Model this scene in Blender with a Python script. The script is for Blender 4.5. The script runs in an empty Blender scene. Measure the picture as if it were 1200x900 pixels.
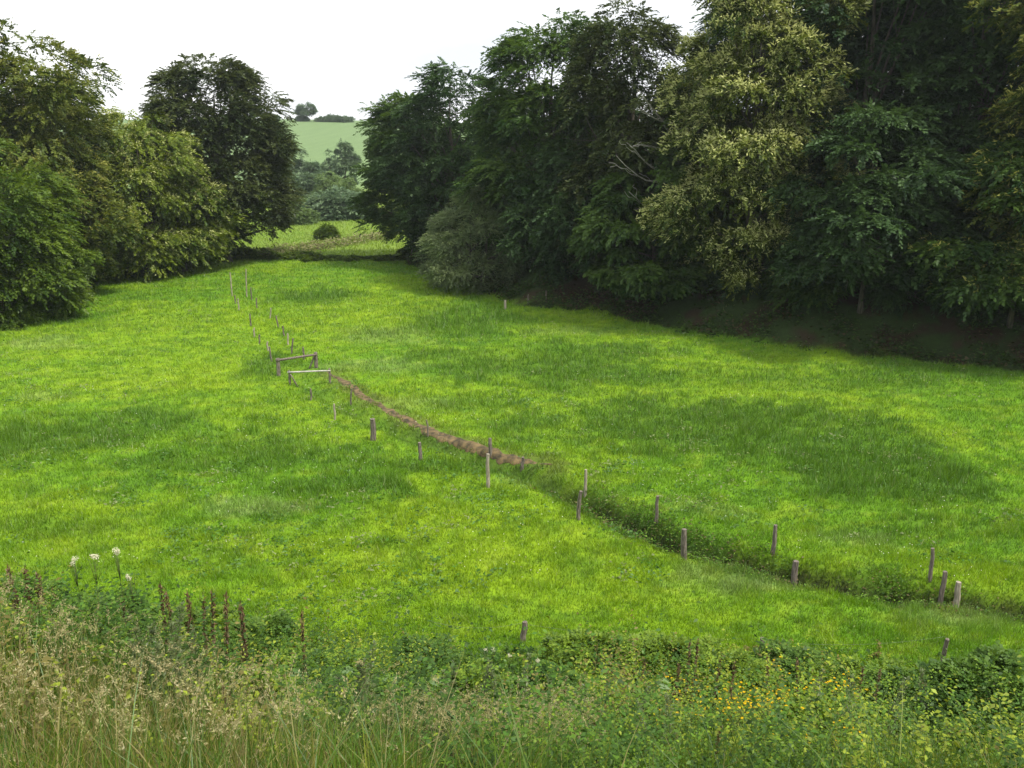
import bpy, math
import numpy as np
from mathutils import Vector
R = math.radians
S = bpy.context.scene
C = S.collection
rng = np.random.default_rng(11)

# ------------------------------------------------------------------ camera
CAM_Z, FPX, PITCH = 13.0, 1050.0, 15.44
cam = bpy.data.objects.new('camera', bpy.data.cameras.new('camera'))
C.objects.link(cam); S.camera = cam
cam.location = (0, 0, CAM_Z)
cam.rotation_euler = (R(90 - PITCH), 0, 0)
cam.data.sensor_width = 36.0
cam.data.lens = 36.0 * FPX / 1200
cam.data.clip_start = .1; cam.data.clip_end = 6000

# ------------------------------------------------------------------ world, sun, exposure
SUN_AZ, SUN_EL = 116.0, 58.0          # azimuth measured from the view direction towards the right
W = bpy.data.worlds.new('World'); S.world = W; W.use_nodes = True
nt = W.node_tree; nt.nodes.clear()
def N(nt, t, **kw):
    n = nt.nodes.new(t)
    for k, v in kw.items():
        if k in n.inputs.keys() if isinstance(k, str) else False: n.inputs[k].default_value = v
        else: setattr(n, k, v)
    return n
sky = nt.nodes.new('ShaderNodeTexSky'); sky.sky_type = 'NISHITA'; sky.sun_disc = False
sky.sun_elevation = R(SUN_EL); sky.sun_rotation = R(SUN_AZ)
sky.air_density = 1.2; sky.dust_density = 3.0; sky.ozone_density = 1.0
tc = nt.nodes.new('ShaderNodeTexCoord')
noi = nt.nodes.new('ShaderNodeTexNoise'); noi.inputs['Scale'].default_value = 1.6; noi.inputs['Detail'].default_value = 4
mp = nt.nodes.new('ShaderNodeMapping'); mp.inputs['Scale'].default_value = (1, 1, 3)
ramp = nt.nodes.new('ShaderNodeValToRGB')
ramp.color_ramp.elements[0].position = .3; ramp.color_ramp.elements[0].color = (.62, .62, .62, 1)
ramp.color_ramp.elements[1].position = .5; ramp.color_ramp.elements[1].color = (.97, .97, .97, 1)
mix = nt.nodes.new('ShaderNodeMix'); mix.data_type = 'RGBA'
mix.inputs['B'].default_value = (7.6, 7.8, 8.1, 1)     # bright thin overcast
mix0 = nt.nodes.new('ShaderNodeMix'); mix0.data_type = 'RGBA'
mix0.inputs['A'].default_value = (5.3, 5.6, 5.95, 1); mix0.inputs['B'].default_value = (8.1, 8.15, 8.1, 1)
noi2 = nt.nodes.new('ShaderNodeTexNoise'); noi2.inputs['Scale'].default_value = 2.6; noi2.inputs['Detail'].default_value = 5
rmp2 = nt.nodes.new('ShaderNodeValToRGB'); rmp2.color_ramp.elements[0].position = .36; rmp2.color_ramp.elements[1].position = .56
nt.links.new(mp.outputs[0], noi2.inputs['Vector']); nt.links.new(noi2.outputs['Fac'], rmp2.inputs[0]); nt.links.new(rmp2.outputs[0], mix0.inputs['Factor'])
nt.links.new(mix0.outputs['Result'], mix.inputs['B'])
bg = nt.nodes.new('ShaderNodeBackground'); bg.inputs['Strength'].default_value = .10
out = nt.nodes.new('ShaderNodeOutputWorld')
L = nt.links.new
L(tc.outputs['Generated'], mp.inputs['Vector']); L(mp.outputs[0], noi.inputs['Vector']); L(noi.outputs['Fac'], ramp.inputs[0])
L(ramp.outputs[0], mix.inputs['Factor']); L(sky.outputs[0], mix.inputs['A'])
L(mix.outputs['Result'], bg.inputs['Color']); L(bg.outputs[0], out.inputs['Surface'])

sun = bpy.data.objects.new('sun', bpy.data.lights.new('sun', 'SUN')); C.objects.link(sun)
sun.data.energy = 2.4; sun.data.angle = R(9); sun.data.color = (1, .94, .80)
sd = Vector((math.sin(R(SUN_AZ)) * math.cos(R(SUN_EL)), math.cos(R(SUN_AZ)) * math.cos(R(SUN_EL)), math.sin(R(SUN_EL))))
sun.rotation_euler = sd.to_track_quat('Z', 'Y').to_euler(); sun.location = (40, 20, 60)
S.view_settings.view_transform = 'Standard'; S.view_settings.look = 'None'
S.view_settings.exposure = 0.92; S.view_settings.gamma = 1
S.render.engine = 'CYCLES'
S.cycles.max_bounces = 6; S.cycles.diffuse_bounces = 3; S.cycles.transmission_bounces = 4
S.cycles.transparent_max_bounces = 8; S.cycles.volume_bounces = 0

# ------------------------------------------------------------------ noise and geometry helpers
_tab = np.random.default_rng(5).random((256, 256))
def vnoise(x, y):
    x = np.asarray(x, float); y = np.asarray(y, float)
    xi = np.floor(x).astype(int); yi = np.floor(y).astype(int)
    fx = x - xi; fy = y - yi; fx = fx*fx*(3-2*fx); fy = fy*fy*(3-2*fy)
    g = lambda a, b: _tab[a % 256, b % 256]
    return (g(xi, yi)*(1-fx)+g(xi+1, yi)*fx)*(1-fy) + (g(xi, yi+1)*(1-fx)+g(xi+1, yi+1)*fx)*fy
def fbm(x, y, o=4):
    s = 0; a = .5; t = 0
    for i in range(o):
        s = s + a*vnoise(x*2**i+17.3*i, y*2**i+5.1*i); t += a; a *= .5
    return s/t
def sstep(a, b, x):
    t = np.clip((x-a)/(b-a), 0, 1); return t*t*(3-2*t)
cp, sp = math.cos(R(PITCH)), math.sin(R(PITCH))
def flat(u, v, z=0.0):
    dv = v-450.0
    dy = FPX*cp - dv*sp; dz = -FPX*sp - dv*cp; dx = u-600.0
    t = (z-CAM_Z)/dz
    return np.array((dx*t, dy*t))
def poly(pts, z=0.0): return np.array([flat(u, v, z) for u, v in pts])
def pdist(x, y, P):
    """distance to a polyline, signed side (positive right of the direction of travel) and parameter"""
    x = np.asarray(x, float); y = np.asarray(y, float)
    best = np.full(x.shape, 1e9); side = np.zeros(x.shape); par = np.zeros(x.shape)
    for i in range(len(P)-1):
        ax, ay = P[i]; bx, by = P[i+1]; ex, ey = bx-ax, by-ay; l2 = ex*ex+ey*ey
        t = np.clip(((x-ax)*ex+(y-ay)*ey)/l2, 0, 1)
        d = np.hypot(x-ax-t*ex, y-ay-t*ey)
        m = d < best
        best = np.where(m, d, best); side = np.where(m, np.sign((x-ax)*ey-(y-ay)*ex), side); par = np.where(m, i+t, par)
    return best, side, par

DITCH = poly([(1330, 735), (1200, 712), (1060, 693), (960, 678), (860, 655), (800, 640), (740, 612), (680, 583), (600, 548),
              (510, 520), (440, 492), (385, 466), (350, 440), (333, 405), (312, 372), (290, 340), (279, 318)])
PATH = poly([(385, 436), (402, 446), (430, 467), (470, 489), (520, 513), (580, 533), (620, 542), (652, 549)])
REDGE = np.array([(-14, 101), *poly([(500, 318), (560, 340), (600, 358), (700, 366), (830, 396), (960, 416), (1100, 428), (1200, 438)]), (50, 44), (90, 36)])
LEDGE = np.array([(-90, 40), (-60, 52), *poly([(-20, 378), (60, 352), (110, 336), (200, 322), (250, 312)]), (-33, 104)])

def H(x, y):
    x = np.asarray(x, float); y = np.asarray(y, float)
    yb = y - .10*np.abs(x)*0
    bank = np.interp(yb, [-5, 0, 3, 5, 10, 15, 19, 21.5], [11.6, 11.4, 9.9, 8.5, 4.9, 2.0, .35, 0])
    bank = bank + 1.45*sstep(-1.2, -6, x)*np.exp(-((y-8.2)/3.4)**2)
    bank = bank + .5*(fbm(x*.25, y*.25, 3)-.5)*sstep(22, 14, y)*sstep(2, 5, y)
    far = sstep(100, 115, y)
    z = bank
    fld = sstep(19, 24, y)*(1-far)
    z = z + fld*(.55*(fbm(x*.07, y*.07, 3)-.5) + .22*(fbm(x*.45+9, y*.45, 3)-.5) + .20*(fbm(x*1.3, y*1.3, 2)-.5))
    d, s, p = pdist(x, y, DITCH)
    near = sstep(11.5, 6, p)
    dep = (.22 + .5*near)
    w = .50
    z = z - dep*(1+.6*near)*np.exp(-(d/w)**2*1.6) + .10*near*np.exp(-((d-1.6)/.8)**2) + np.where(s > 0, .15, -.10)*near*sstep(.3, 1.0, d)*sstep(5, 1.2, d)
    d, s, p = pdist(x, y, REDGE)        # travelling right: the wood lies on the left (negative side)
    z = z + np.where((s < 0), 3.2*sstep(-.2, 7, d) + 2.0*sstep(7, 40, d) + .5*(fbm(x*.5, y*.5, 3)-.5)*sstep(0, 2, d), 0)*(1-sstep(96, 106, y))
    d, s, p = pdist(x, y, LEDGE)
    z = z + np.where((s < 0), 1.2*sstep(0, 6, d) + 2.5*sstep(6, 50, d), 0)*(1-sstep(104, 120, y))*sstep(30, 45, y)
    hill = np.interp(y, [200, 230, 260, 330, 400, 440, 520, 900], [0, 1.2, 5.0, 13.0, 19.4, 20.6, 17, 5])
    hill = hill + (fbm(x*.008+3, y*.008, 2)-.5)*3*sstep(220, 320, y) - np.clip(x+110, 0, 400)*.012*sstep(240, 400, y)
    side = 9*sstep(150, 300, np.abs(x+40))*sstep(90, 200, y)*(1-sstep(500, 800, y))
    return z + hill + side

def ground(u, v):
    """the point of the terrain seen at a place in the view"""
    dv = v-450.0
    d = np.array((u-600.0, FPX*cp-dv*sp, -FPX*sp-dv*cp)); d /= np.linalg.norm(d)
    t = np.concatenate([np.arange(1.5, 120, .02), np.arange(120, 700, .2)])
    X = d[0]*t; Y = d[1]*t; Z = CAM_Z+d[2]*t
    i = np.argmax(Z < H(X, Y))
    return Vector((X[i], Y[i], float(H(X[i], Y[i]))))

def mesh(name, V, F, attrs=None, cols=None, smooth=False):
    me = bpy.data.meshes.new(name)
    V = np.ascontiguousarray(V, dtype=np.float32); F = np.ascontiguousarray(F, dtype=np.int32)
    k = F.shape[1]
    me.vertices.add(len(V)); me.vertices.foreach_set('co', V.ravel())
    me.loops.add(F.size); me.loops.foreach_set('vertex_index', F.ravel())
    me.polygons.add(len(F)); me.polygons.foreach_set('loop_start', np.arange(0, F.size, k, dtype=np.int32))
    try: me.polygons.foreach_set('loop_total', np.full(len(F), k, dtype=np.int32))
    except Exception: pass
    if smooth: me.polygons.foreach_set('use_smooth', np.ones(len(F), dtype=bool))
    for n, a in (attrs or {}).items():
        at = me.attributes.new(n, 'FLOAT', 'POINT'); at.data.foreach_set('value', np.ascontiguousarray(a, dtype=np.float32))
    for n, a in (cols or {}).items():
        at = me.attributes.new(n, 'FLOAT_COLOR', 'POINT')
        c = np.ones((len(V), 4), dtype=np.float32); c[:, :3] = a; at.data.foreach_set('color', c.ravel())
    me.update(); me.validate()
    return me
def obj(name, me, mat, parent=None, loc=None, kind=None):
    o = bpy.data.objects.new(name, me); C.objects.link(o)
    if mat and not me.materials: me.materials.append(mat)
    if parent: o.parent = parent
    if loc is not None: o.location = loc
    if kind: o['kind'] = kind
    return o
def tag(o, label, cat, group=None, kind=None):
    o['label'] = label; o['category'] = cat
    if group: o['group'] = group
    if kind: o['kind'] = kind
    return o
def thing(name, label, cat, loc, rz=0, group=None, scale=1):
    o = bpy.data.objects.new(name, None); C.objects.link(o)
    o.location = loc; o.rotation_euler = (0, 0, rz); o.scale = (scale,)*3; o.empty_display_size = .2
    return tag(o, label, cat, group)
def dup(root, loc, rz=0, label=None, group=None, scale=None):
    r = root.copy(); C.objects.link(r); r.location = loc; r.rotation_euler = (root.rotation_euler[0], root.rotation_euler[1], rz)
    if scale: r.scale = scale if hasattr(scale, '__len__') else (scale,)*3
    if label: r['label'] = label
    if group: r['group'] = group
    for ch in list(root.children):
        c = ch.copy(); C.objects.link(c); c.parent = r
        for g in ch.children:
            d = g.copy(); C.objects.link(d); d.parent = c
    return r
class MB:
    """collects tubes and strips into one quad mesh"""
    def __init__(s): s.V = []; s.F = []; s.n = 0
    def add(s, V, F): s.V.append(np.asarray(V, float)); s.F.append(np.asarray(F, int)+s.n); s.n += len(V)
    def tube(s, pts, rad, k=6, cap=True):
        pts = np.asarray(pts, float); m = len(pts); rad = np.broadcast_to(rad, (m,))
        t = np.gradient(pts, axis=0); t /= np.linalg.norm(t, axis=1)[:, None]+1e-9
        ref = np.array((0, 0, 1.)) if abs(t[0][2]) < .8 else np.array((1., 0, 0))
        a = np.cross(t, ref); a /= np.linalg.norm(a, axis=1)[:, None]+1e-9; b = np.cross(t, a)
        th = np.arange(k)*2*math.pi/k
        V = pts[:, None]+rad[:, None, None]*(a[:, None]*np.cos(th)[None, :, None]+b[:, None]*np.sin(th)[None, :, None])
        V = V.reshape(-1, 3)
        F = [(i*k+j, i*k+(j+1) % k, (i+1)*k+(j+1) % k, (i+1)*k+j) for i in range(m-1) for j in range(k)]
        if cap:
            V = np.vstack([V, pts[-1]+t[-1]*rad[-1]*.15, pts[0]]); e = len(V)
            F += [((m-1)*k+j, (m-1)*k+(j+1) % k, e-2, e-2) for j in range(k)]
            F += [((j+1) % k, j, e-1, e-1) for j in range(k)]
        s.add(V, F)
    def mesh(s, name, smooth=True, **kw):
        V = np.vstack(s.V); F = np.vstack(s.F)
        me = bpy.data.meshes.new(name)
        me.from_pydata(V.tolist(), [], [tuple(dict.fromkeys(f)) for f in F.tolist()]); me.update()
        if smooth: me.polygons.foreach_set('use_smooth', np.ones(len(me.polygons), dtype=bool))
        return me

# ------------------------------------------------------------------ materials
def newmat(name):
    m = bpy.data.materials.new(name); m.use_nodes = True; m.node_tree.nodes.clear(); return m, m.node_tree
def leaf_mat(name, dark, light, trans=.35, gloss=.018, rough=.5, attr='tint'):
    m, t = newmat(name); l = t.links.new
    a = t.nodes.new('ShaderNodeAttribute'); a.attribute_name = attr
    mx = t.nodes.new('ShaderNodeMix'); mx.data_type = 'RGBA'
    mx.inputs['A'].default_value = (*dark, 1); mx.inputs['B'].default_value = (*light, 1)
    l(a.outputs['Fac'], mx.inputs['Factor'])
    return leaf_tail(m, t, mx.outputs['Result'], trans, gloss, rough)
def leaf_tail(m, t, col, trans, gloss, rough):
    l = t.links.new
    d = t.nodes.new('ShaderNodeBsdfDiffuse'); tr = t.nodes.new('ShaderNodeBsdfTranslucent')
    g = t.nodes.new('ShaderNodeBsdfGlossy'); g.inputs['Roughness'].default_value = rough
    g.inputs['Color'].default_value = (.9, .95, 1, 1)
    hs = t.nodes.new('ShaderNodeHueSaturation'); hs.inputs['Hue'].default_value = .485; hs.inputs['Saturation'].default_value = 1.1; hs.inputs['Value'].default_value = 1.25
    m1 = t.nodes.new('ShaderNodeMixShader'); m1.inputs[0].default_value = trans
    m2 = t.nodes.new('ShaderNodeMixShader'); m2.inputs[0].default_value = gloss
    o = t.nodes.new('ShaderNodeOutputMaterial')
    l(col, d.inputs['Color']); l(col, hs.inputs['Color']); l(hs.outputs[0], tr.inputs['Color'])
    l(d.outputs[0], m1.inputs[1]); l(tr.outputs[0], m1.inputs[2]); l(m1.outputs[0], m2.inputs[1]); l(g.outputs[0], m2.inputs[2])
    l(m2.outputs[0], o.inputs['Surface'])
    return m
def noise_mat(name, c1, c2, scale=4, stretch=(1, 1, 1), rough=.85, bump=.3, detail=6, lo=.35, hi=.65):
    m, t = newmat(name); l = t.links.new
    tc = t.nodes.new('ShaderNodeTexCoord'); mp = t.nodes.new('ShaderNodeMapping'); mp.inputs['Scale'].default_value = stretch
    n = t.nodes.new('ShaderNodeTexNoise'); n.inputs['Scale'].default_value = scale; n.inputs['Detail'].default_value = detail
    r = t.nodes.new('ShaderNodeValToRGB'); r.color_ramp.elements[0].position = lo; r.color_ramp.elements[1].position = hi
    r.color_ramp.elements[0].color = (*c1, 1); r.color_ramp.elements[1].color = (*c2, 1)
    p = t.nodes.new('ShaderNodeBsdfPrincipled'); p.inputs['Roughness'].default_value = rough
    b = t.nodes.new('ShaderNodeBump'); b.inputs['Strength'].default_value = bump; b.inputs['Distance'].default_value = .05
    o = t.nodes.new('ShaderNodeOutputMaterial')
    l(tc.outputs['Object'], mp.inputs[0]); l(mp.outputs[0], n.inputs['Vector']); l(n.outputs['Fac'], r.inputs[0])
    l(r.outputs[0], p.inputs['Base Color']); l(n.outputs['Fac'], b.inputs['Height']); l(b.outputs[0], p.inputs['Normal'])
    l(p.outputs[0], o.inputs['Surface']); return m
def col_mat(name, attr='col', leafy=True, noise=0.0, trans=.3, gloss=.03):
    m, t = newmat(name); l = t.links.new
    a = t.nodes.new('ShaderNodeAttribute'); a.attribute_name = attr
    col = a.outputs['Color']
    if noise:
        n = t.nodes.new('ShaderNodeTexNoise'); n.inputs['Scale'].default_value = 2.2; n.inputs['Detail'].default_value = 8; n.inputs['Roughness'].default_value = .75
        tc = t.nodes.new('ShaderNodeTexCoord'); l(tc.outputs['Object'], n.inputs['Vector'])
        mr = t.nodes.new('ShaderNodeMapRange'); mr.inputs['From Min'].default_value = .3; mr.inputs['From Max'].default_value = .7
        mr.inputs['To Min'].default_value = 1-noise; mr.inputs['To Max'].default_value = 1+noise
        l(n.outputs['Fac'], mr.inputs['Value'])
        hs = t.nodes.new('ShaderNodeHueSaturation'); l(col, hs.inputs['Color']); l(mr.outputs[0], hs.inputs['Value']); col = hs.outputs[0]
    if leafy: return leaf_tail(m, t, col, trans, gloss, .5)
    p = t.nodes.new('ShaderNodeBsdfPrincipled'); p.inputs['Roughness'].default_value = .95; p.inputs['Specular IOR Level'].default_value = .15
    o = t.nodes.new('ShaderNodeOutputMaterial')
    l(col, p.inputs['Base Color'])
    if noise:
        b = t.nodes.new('ShaderNodeBump'); b.inputs['Strength'].default_value = .5; b.inputs['Distance'].default_value = .12
        l(n.outputs['Fac'], b.inputs['Height']); l(b.outputs[0], p.inputs['Normal'])
    l(p.outputs[0], o.inputs['Surface']); return m

M_ground = col_mat('meadow_ground', leafy=False, noise=.3)
M_grass = col_mat('grass_blades', trans=.35, gloss=.03)
M_mud = noise_mat('trodden_mud', (.034, .026, .010), (.18, .125, .052), 3.5, bump=.8)
M_bark = noise_mat('bark', (.035, .03, .022), (.12, .105, .08), 3, (3, 3, .6), bump=.7)
M_dead = noise_mat('bare_wood', (.22, .21, .18), (.42, .40, .36), 5, bump=.3)
M_post = noise_mat('weathered_post', (.07, .055, .045), (.24, .20, .17), 9, (3, 3, .5), bump=.6)
M_postp = noise_mat('pale_post', (.20, .17, .13), (.42, .37, .30), 9, (3, 3, .5), bump=.5)
M_rail = noise_mat('grey_rail', (.30, .29, .26), (.55, .53, .49), 9, (1, 1, 1), bump=.4)
M_wire = noise_mat('fence_wire', (.12, .12, .12), (.22, .22, .22), 9, rough=.6, bump=0)
M_oak = leaf_mat('oak_leaves', (.026, .048, .012), (.085, .108, .030), .25)
M_chest = leaf_mat('chestnut_leaves', (.058, .108, .012), (.20, .26, .026), .3)
M_chestb = leaf_mat('chestnut_leaves_green', (.040, .076, .011), (.145, .180, .028), .3)
M_cat = leaf_mat('chestnut_catkins', (.44, .48, .16), (.66, .68, .32), .25, 0)
M_catb = leaf_mat('faded_catkins', (.22, .24, .05), (.38, .38, .11), .25, 0)
M_horn = leaf_mat('hornbeam_leaves', (.024, .064, .013), (.090, .155, .026), .3)
M_dark = leaf_mat('dark_leaves', (.020, .048, .015), (.066, .122, .034), .25)
M_fresh = leaf_mat('fresh_leaves', (.036, .080, .010), (.135, .205, .022), .35)
M_will = leaf_mat('willow_leaves', (.10, .155, .060), (.25, .31, .14), .25)
M_far = leaf_mat('hazed_far_leaves', (.075, .135, .065), (.16, .23, .12), .25)  # leaf colours paled and blued, distance haze is put into them
M_weed = col_mat('weed_leaves', trans=.3, gloss=.012)

# ------------------------------------------------------------------ the meadow's colours, with some tree shade and distance haze painted in
def ell(u, v, ru, rv):
    c = flat(u, v); a = flat(u+ru, v); b = flat(u, v-rv)
    return c[0], c[1], abs(a[0]-c[0]), abs(b[1]-c[1])
RUSH_SHADE = [ell(*e)+(s,) for e, s in [((50, 515, 110, 26), 1), ((170, 500, 110, 18), .8), ((340, 530, 100, 22), .7), ((400, 572, 70, 12), .9), ((210, 545, 60, 12), .6),
        ((820, 492, 190, 30), 1), ((1050, 555, 110, 28), 1), ((660, 432, 130, 20), .9), ((540, 372, 70, 20), .8), ((375, 346, 50, 9), .9), ((960, 525, 120, 22), .8),
        ((530, 415, 60, 8), .6), ((560, 545, 60, 10), .6), ((310, 425, 26, 14), .7), ((480, 545, 90, 10), .6), ((700, 410, 100, 12), .7), ((1010, 440, 220, 14), .5),  # broad ellipse beside the right wood paints the trees' shadow into the grass
        ((60, 620, 90, 12), .5), ((1080, 620, 120, 14), .4), ((560, 470, 80, 9), .5), ((440, 392, 40, 5), .5)]]
PALE = [ell(*e)+(s,) for e, s in [((290, 597, 60, 12), .9), ((870, 680, 90, 22), .8), ((1120, 715, 90, 22), .7), ((60, 402, 50, 8), .6), ((450, 392, 60, 10), .5),
        ((450, 428, 60, 9), .5), ((620, 560, 40, 8), .5), ((1010, 628, 60, 10), .5), ((480, 470, 60, 8), .4), ((50, 465, 40, 6), .5), ((830, 598, 60, 8), .4), ((660, 385, 60, 6), .4)]]
YEL = [ell(*e)+(s,) for e, s in [((200, 440, 200, 18), .7), ((560, 640, 190, 50), .8), ((260, 640, 150, 22), .7), ((420, 360, 120, 22), .6), ((120, 590, 100, 14), .6),
       ((730, 560, 80, 12), .5), ((480, 450, 60, 14), .6), ((500, 600, 90, 20), .7), ((980, 660, 60, 8), .5)]]
def blob(x, y, L, k=.55):
    wx = (fbm(x*.35, y*.35, 4)-.5); wy = (fbm(x*.35+40, y*.35+7, 4)-.5)
    vx = (fbm(x*1.1+9, y*1.6, 4)-.5)*1.6
    o = np.zeros(np.shape(x))
    for cx, cy, rx, ry, s in L:
        rx = max(rx, .8); ry = max(ry, .8)
        q = ((x-cx)/rx+wx*1.5)**2+((y-cy)/ry+wy*1.5)**2
        o = np.maximum(o, s*sstep(1.7, .05, q+vx))
    return o
def mixc(a, b, t): return a*(1-t)[..., None]+np.asarray(b)*t[..., None]
def meadow(x, y):
    """colour (linear), rush and wood-edge shade amount, pale amount"""
    x = np.asarray(x, float); y = np.asarray(y, float)
    n1 = fbm(x*.12+3, y*.12, 4); n2 = fbm(x*.8, y*.8+4, 4); n3 = fbm(x*2.6, y*2.6, 3)
    c = np.zeros(x.shape+(3,))+np.array((.195, .335, .012))
    c = mixc(c, (.135, .285, .012), sstep(.40, .62, n1))
    ye = np.clip(blob(x, y, YEL)+sstep(.55, .70, n2)*.5, 0, 1)
    c = mixc(c, (.255, .375, .012), ye*.55)
    c = mixc(c, (.080, .185, .014), sstep(.50, .68, n3)*.38); n4 = fbm(x*.9+50, y*1.6+20, 3); c = mixc(c, (.085, .20, .014), sstep(.54, .70, n4)*.5); c = mixc(c, (.33, .43, .035), sstep(.60, .70, fbm(x*1.3+90, y*2.2, 3))*.3)
    ru = np.clip(blob(x, y, RUSH_SHADE)*(.65+.7*n2), 0, 1)
    c = mixc(c, (.078, .180, .013), np.clip(ru*1.25, 0, 1)*.82)
    pa = np.clip(blob(x, y, PALE)*(.3+1.1*n2), 0, 1)
    c = mixc(c, (.27, .34, .13), pa*.65)
    d, s, p = pdist(x, y, PATH)
    c = mixc(c, (.12, .16, .03), sstep(1.0, .35, d+(n3-.5)*1.4)*.75)
    d, s, p = pdist(x, y, DITCH)
    c = mixc(c, (.065, .145, .018), sstep(1.3, .3, d+(n2-.5)*1.2)*.6*sstep(14, 9, p)); c = mixc(c, (.030, .030, .014), sstep(.45, .2, d-.22*(s > 0)*(.3+n2))*sstep(7.9, 6.6, p)*.9)
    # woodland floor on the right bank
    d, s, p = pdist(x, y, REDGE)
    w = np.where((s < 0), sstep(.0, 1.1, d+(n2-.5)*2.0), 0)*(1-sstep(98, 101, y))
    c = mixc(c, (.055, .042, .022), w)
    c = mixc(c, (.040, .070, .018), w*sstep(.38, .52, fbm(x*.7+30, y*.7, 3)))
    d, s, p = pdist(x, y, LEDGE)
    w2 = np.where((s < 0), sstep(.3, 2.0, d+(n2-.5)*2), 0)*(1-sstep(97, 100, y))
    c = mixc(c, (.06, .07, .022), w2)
    # near bank
    b = sstep(20.5, 17.5, y+(n2-.5)*2)
    c = mixc(c, (.080, .125, .025), b*.8)
    # second field and the hill
    f = sstep(99, 104, y)
    c = mixc(c, (.19, .27, .04), f*sstep(0, 1, .7+.6*(n2-.5)))
    hl = sstep(205, 235, y)
    rows = .5+.5*np.sin((x*.8+y*.25)*1.1+fbm(x*.05, y*.05, 2)*4)
    hc = np.zeros(x.shape+(3,))+np.array((.150, .235, .095)); hc = mixc(hc, (.185, .275, .115), rows*.5+.5*n1)  # hill greens made paler, haze painted into the base colour
    c = c*(1-hl)[..., None]+hc*hl[..., None]
    return c, ru, pa, np.clip(w+w2, 0, 1)

# ------------------------------------------------------------------ terrain: one sheet
def axis(lo, hi, st, far0, far1, g=1.14):
    a = list(np.arange(lo, hi+1e-6, st))
    s = st; p = hi
    while p < far1: s *= g; p += s; a.append(p)
    s = st; p = lo
    while p > far0: s *= g; p -= s; a.insert(0, p)
    return np.array(a)
xs = axis(-48, 44, .28, -900, 900); ys = axis(0, 104, .28, -120, 1000, 1.05)
X, Y = np.meshgrid(xs, ys)
V = np.stack([X, Y, H(X, Y)], -1).reshape(-1, 3)
nx, ny = len(xs), len(ys)
I = (np.arange(ny-1)[:, None]*nx+np.arange(nx-1)[None]).ravel()
F = np.stack([I, I+1, I+nx+1, I+nx], -1)
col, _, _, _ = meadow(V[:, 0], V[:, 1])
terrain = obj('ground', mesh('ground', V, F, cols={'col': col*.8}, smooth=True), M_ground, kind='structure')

# trodden path: a ragged sheet lying on the terrain
def path_mesh():
    P = PATH; seg = []
    for i in range(len(P)-1):
        n = max(2, int(np.linalg.norm(P[i+1]-P[i])/.15))
        for k in range(n): seg.append(P[i]+(P[i+1]-P[i])*k/n)
    seg = np.array(seg); t = np.gradient(seg, axis=0); t /= np.linalg.norm(t, axis=1)[:, None]
    nrm = np.stack([-t[:, 1], t[:, 0]], -1)
    m = len(seg); q = np.linspace(0, 1, m)
    wl = (.09+.33*fbm(q*60, q*0, 3))*np.clip(np.minimum(q*9, (1-q)*9), .3, 1)*1.1
    wr = (.09+.33*fbm(q*60+50, q*0+9, 3))*np.clip(np.minimum(q*9, (1-q)*9), .3, 1)*1.1
    ks = np.linspace(-1, 1, 9)
    V = []
    for k in ks:
        off = np.where(k < 0, wl*k, wr*k)
        p = seg+nrm*off[:, None]
        z = H(p[:, 0], p[:, 1])+.03-.04*(abs(k) > .95)+.11*(fbm(p[:, 0]*4, p[:, 1]*4, 3)-.5)
        V.append(np.stack([p[:, 0], p[:, 1], z], -1))
    V = np.stack(V, 1).reshape(-1, 3); n = len(ks)
    F = [(i*n+j, i*n+j+1, (i+1)*n+j+1, (i+1)*n+j) for i in range(m-1) for j in range(n-1)]
    return mesh('path', V, np.array(F), smooth=True)
obj('path', path_mesh(), M_mud, kind='structure')

# ------------------------------------------------------------------ grass of the meadow (stuff)
def blades(x, y, z, h, w, col, lean=.5, seg=1, az=None, curl=.5):
    n = len(x); az = rng.random(n)*2*math.pi if az is None else az
    la = rng.random(n)*2*math.pi; ll = h*lean*rng.random(n)
    sx, sy = np.cos(az)*w/2, np.sin(az)*w/2
    if seg == 1:
        V = np.empty((n, 3, 3)); zb = z-.02
        V[:, 0] = np.stack([x-sx, y-sy, zb], -1); V[:, 1] = np.stack([x+sx, y+sy, zb], -1)
        V[:, 2] = np.stack([x+np.cos(la)*ll, y+np.sin(la)*ll, z+h], -1)
        F = np.arange(n*3).reshape(n, 3); k = 3
    else:
        V = np.empty((n, (seg+1)*2, 3)); k = (seg+1)*2
        for i in range(seg+1):
            t = i/seg; wi = (1-t)**.7*.96+.04; b = t**1.8
            cx = x+np.cos(la)*ll*b; cy = y+np.sin(la)*ll*b; cz = z-.02+h*(t-curl*.35*t**3*(ll/h))
            V[:, 2*i] = np.stack([cx-sx*wi, cy-sy*wi, cz], -1); V[:, 2*i+1] = np.stack([cx+sx*wi, cy+sy*wi, cz], -1)
        b0 = np.arange(n)*k; F = np.concatenate([np.stack([b0+2*i, b0+2*i+1, b0+2*i+3, b0+2*i+2], -1) for i in range(seg)])
    return V.reshape(-1, 3), F, np.repeat(col, k, axis=0)
def fan(n, y0, y1, p=1.3):
    a = 1-p; u = rng.random(n); y = (y0**a+u*(y1**a-y0**a))**(1/a)
    return (rng.random(n)*2-1)*(y*.66+3), y
n = 800000
gx, gy = fan(n, 17.0, 101, 1.4)
tuft = fbm(gx*2.1, gy*2.1, 2)
c, ru, pa, wood = meadow(gx, gy)
keep = (rng.random(n) < (1-wood*.93)*(.55+.6*tuft))
d, s, p = pdist(gx, gy, PATH); keep &= (d > -.22+.80*fbm(gx*1.9, gy*1.9, 3)+.15*rng.random(n)) | (p <= .01) | (p >= len(PATH)-1.01)
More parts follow.
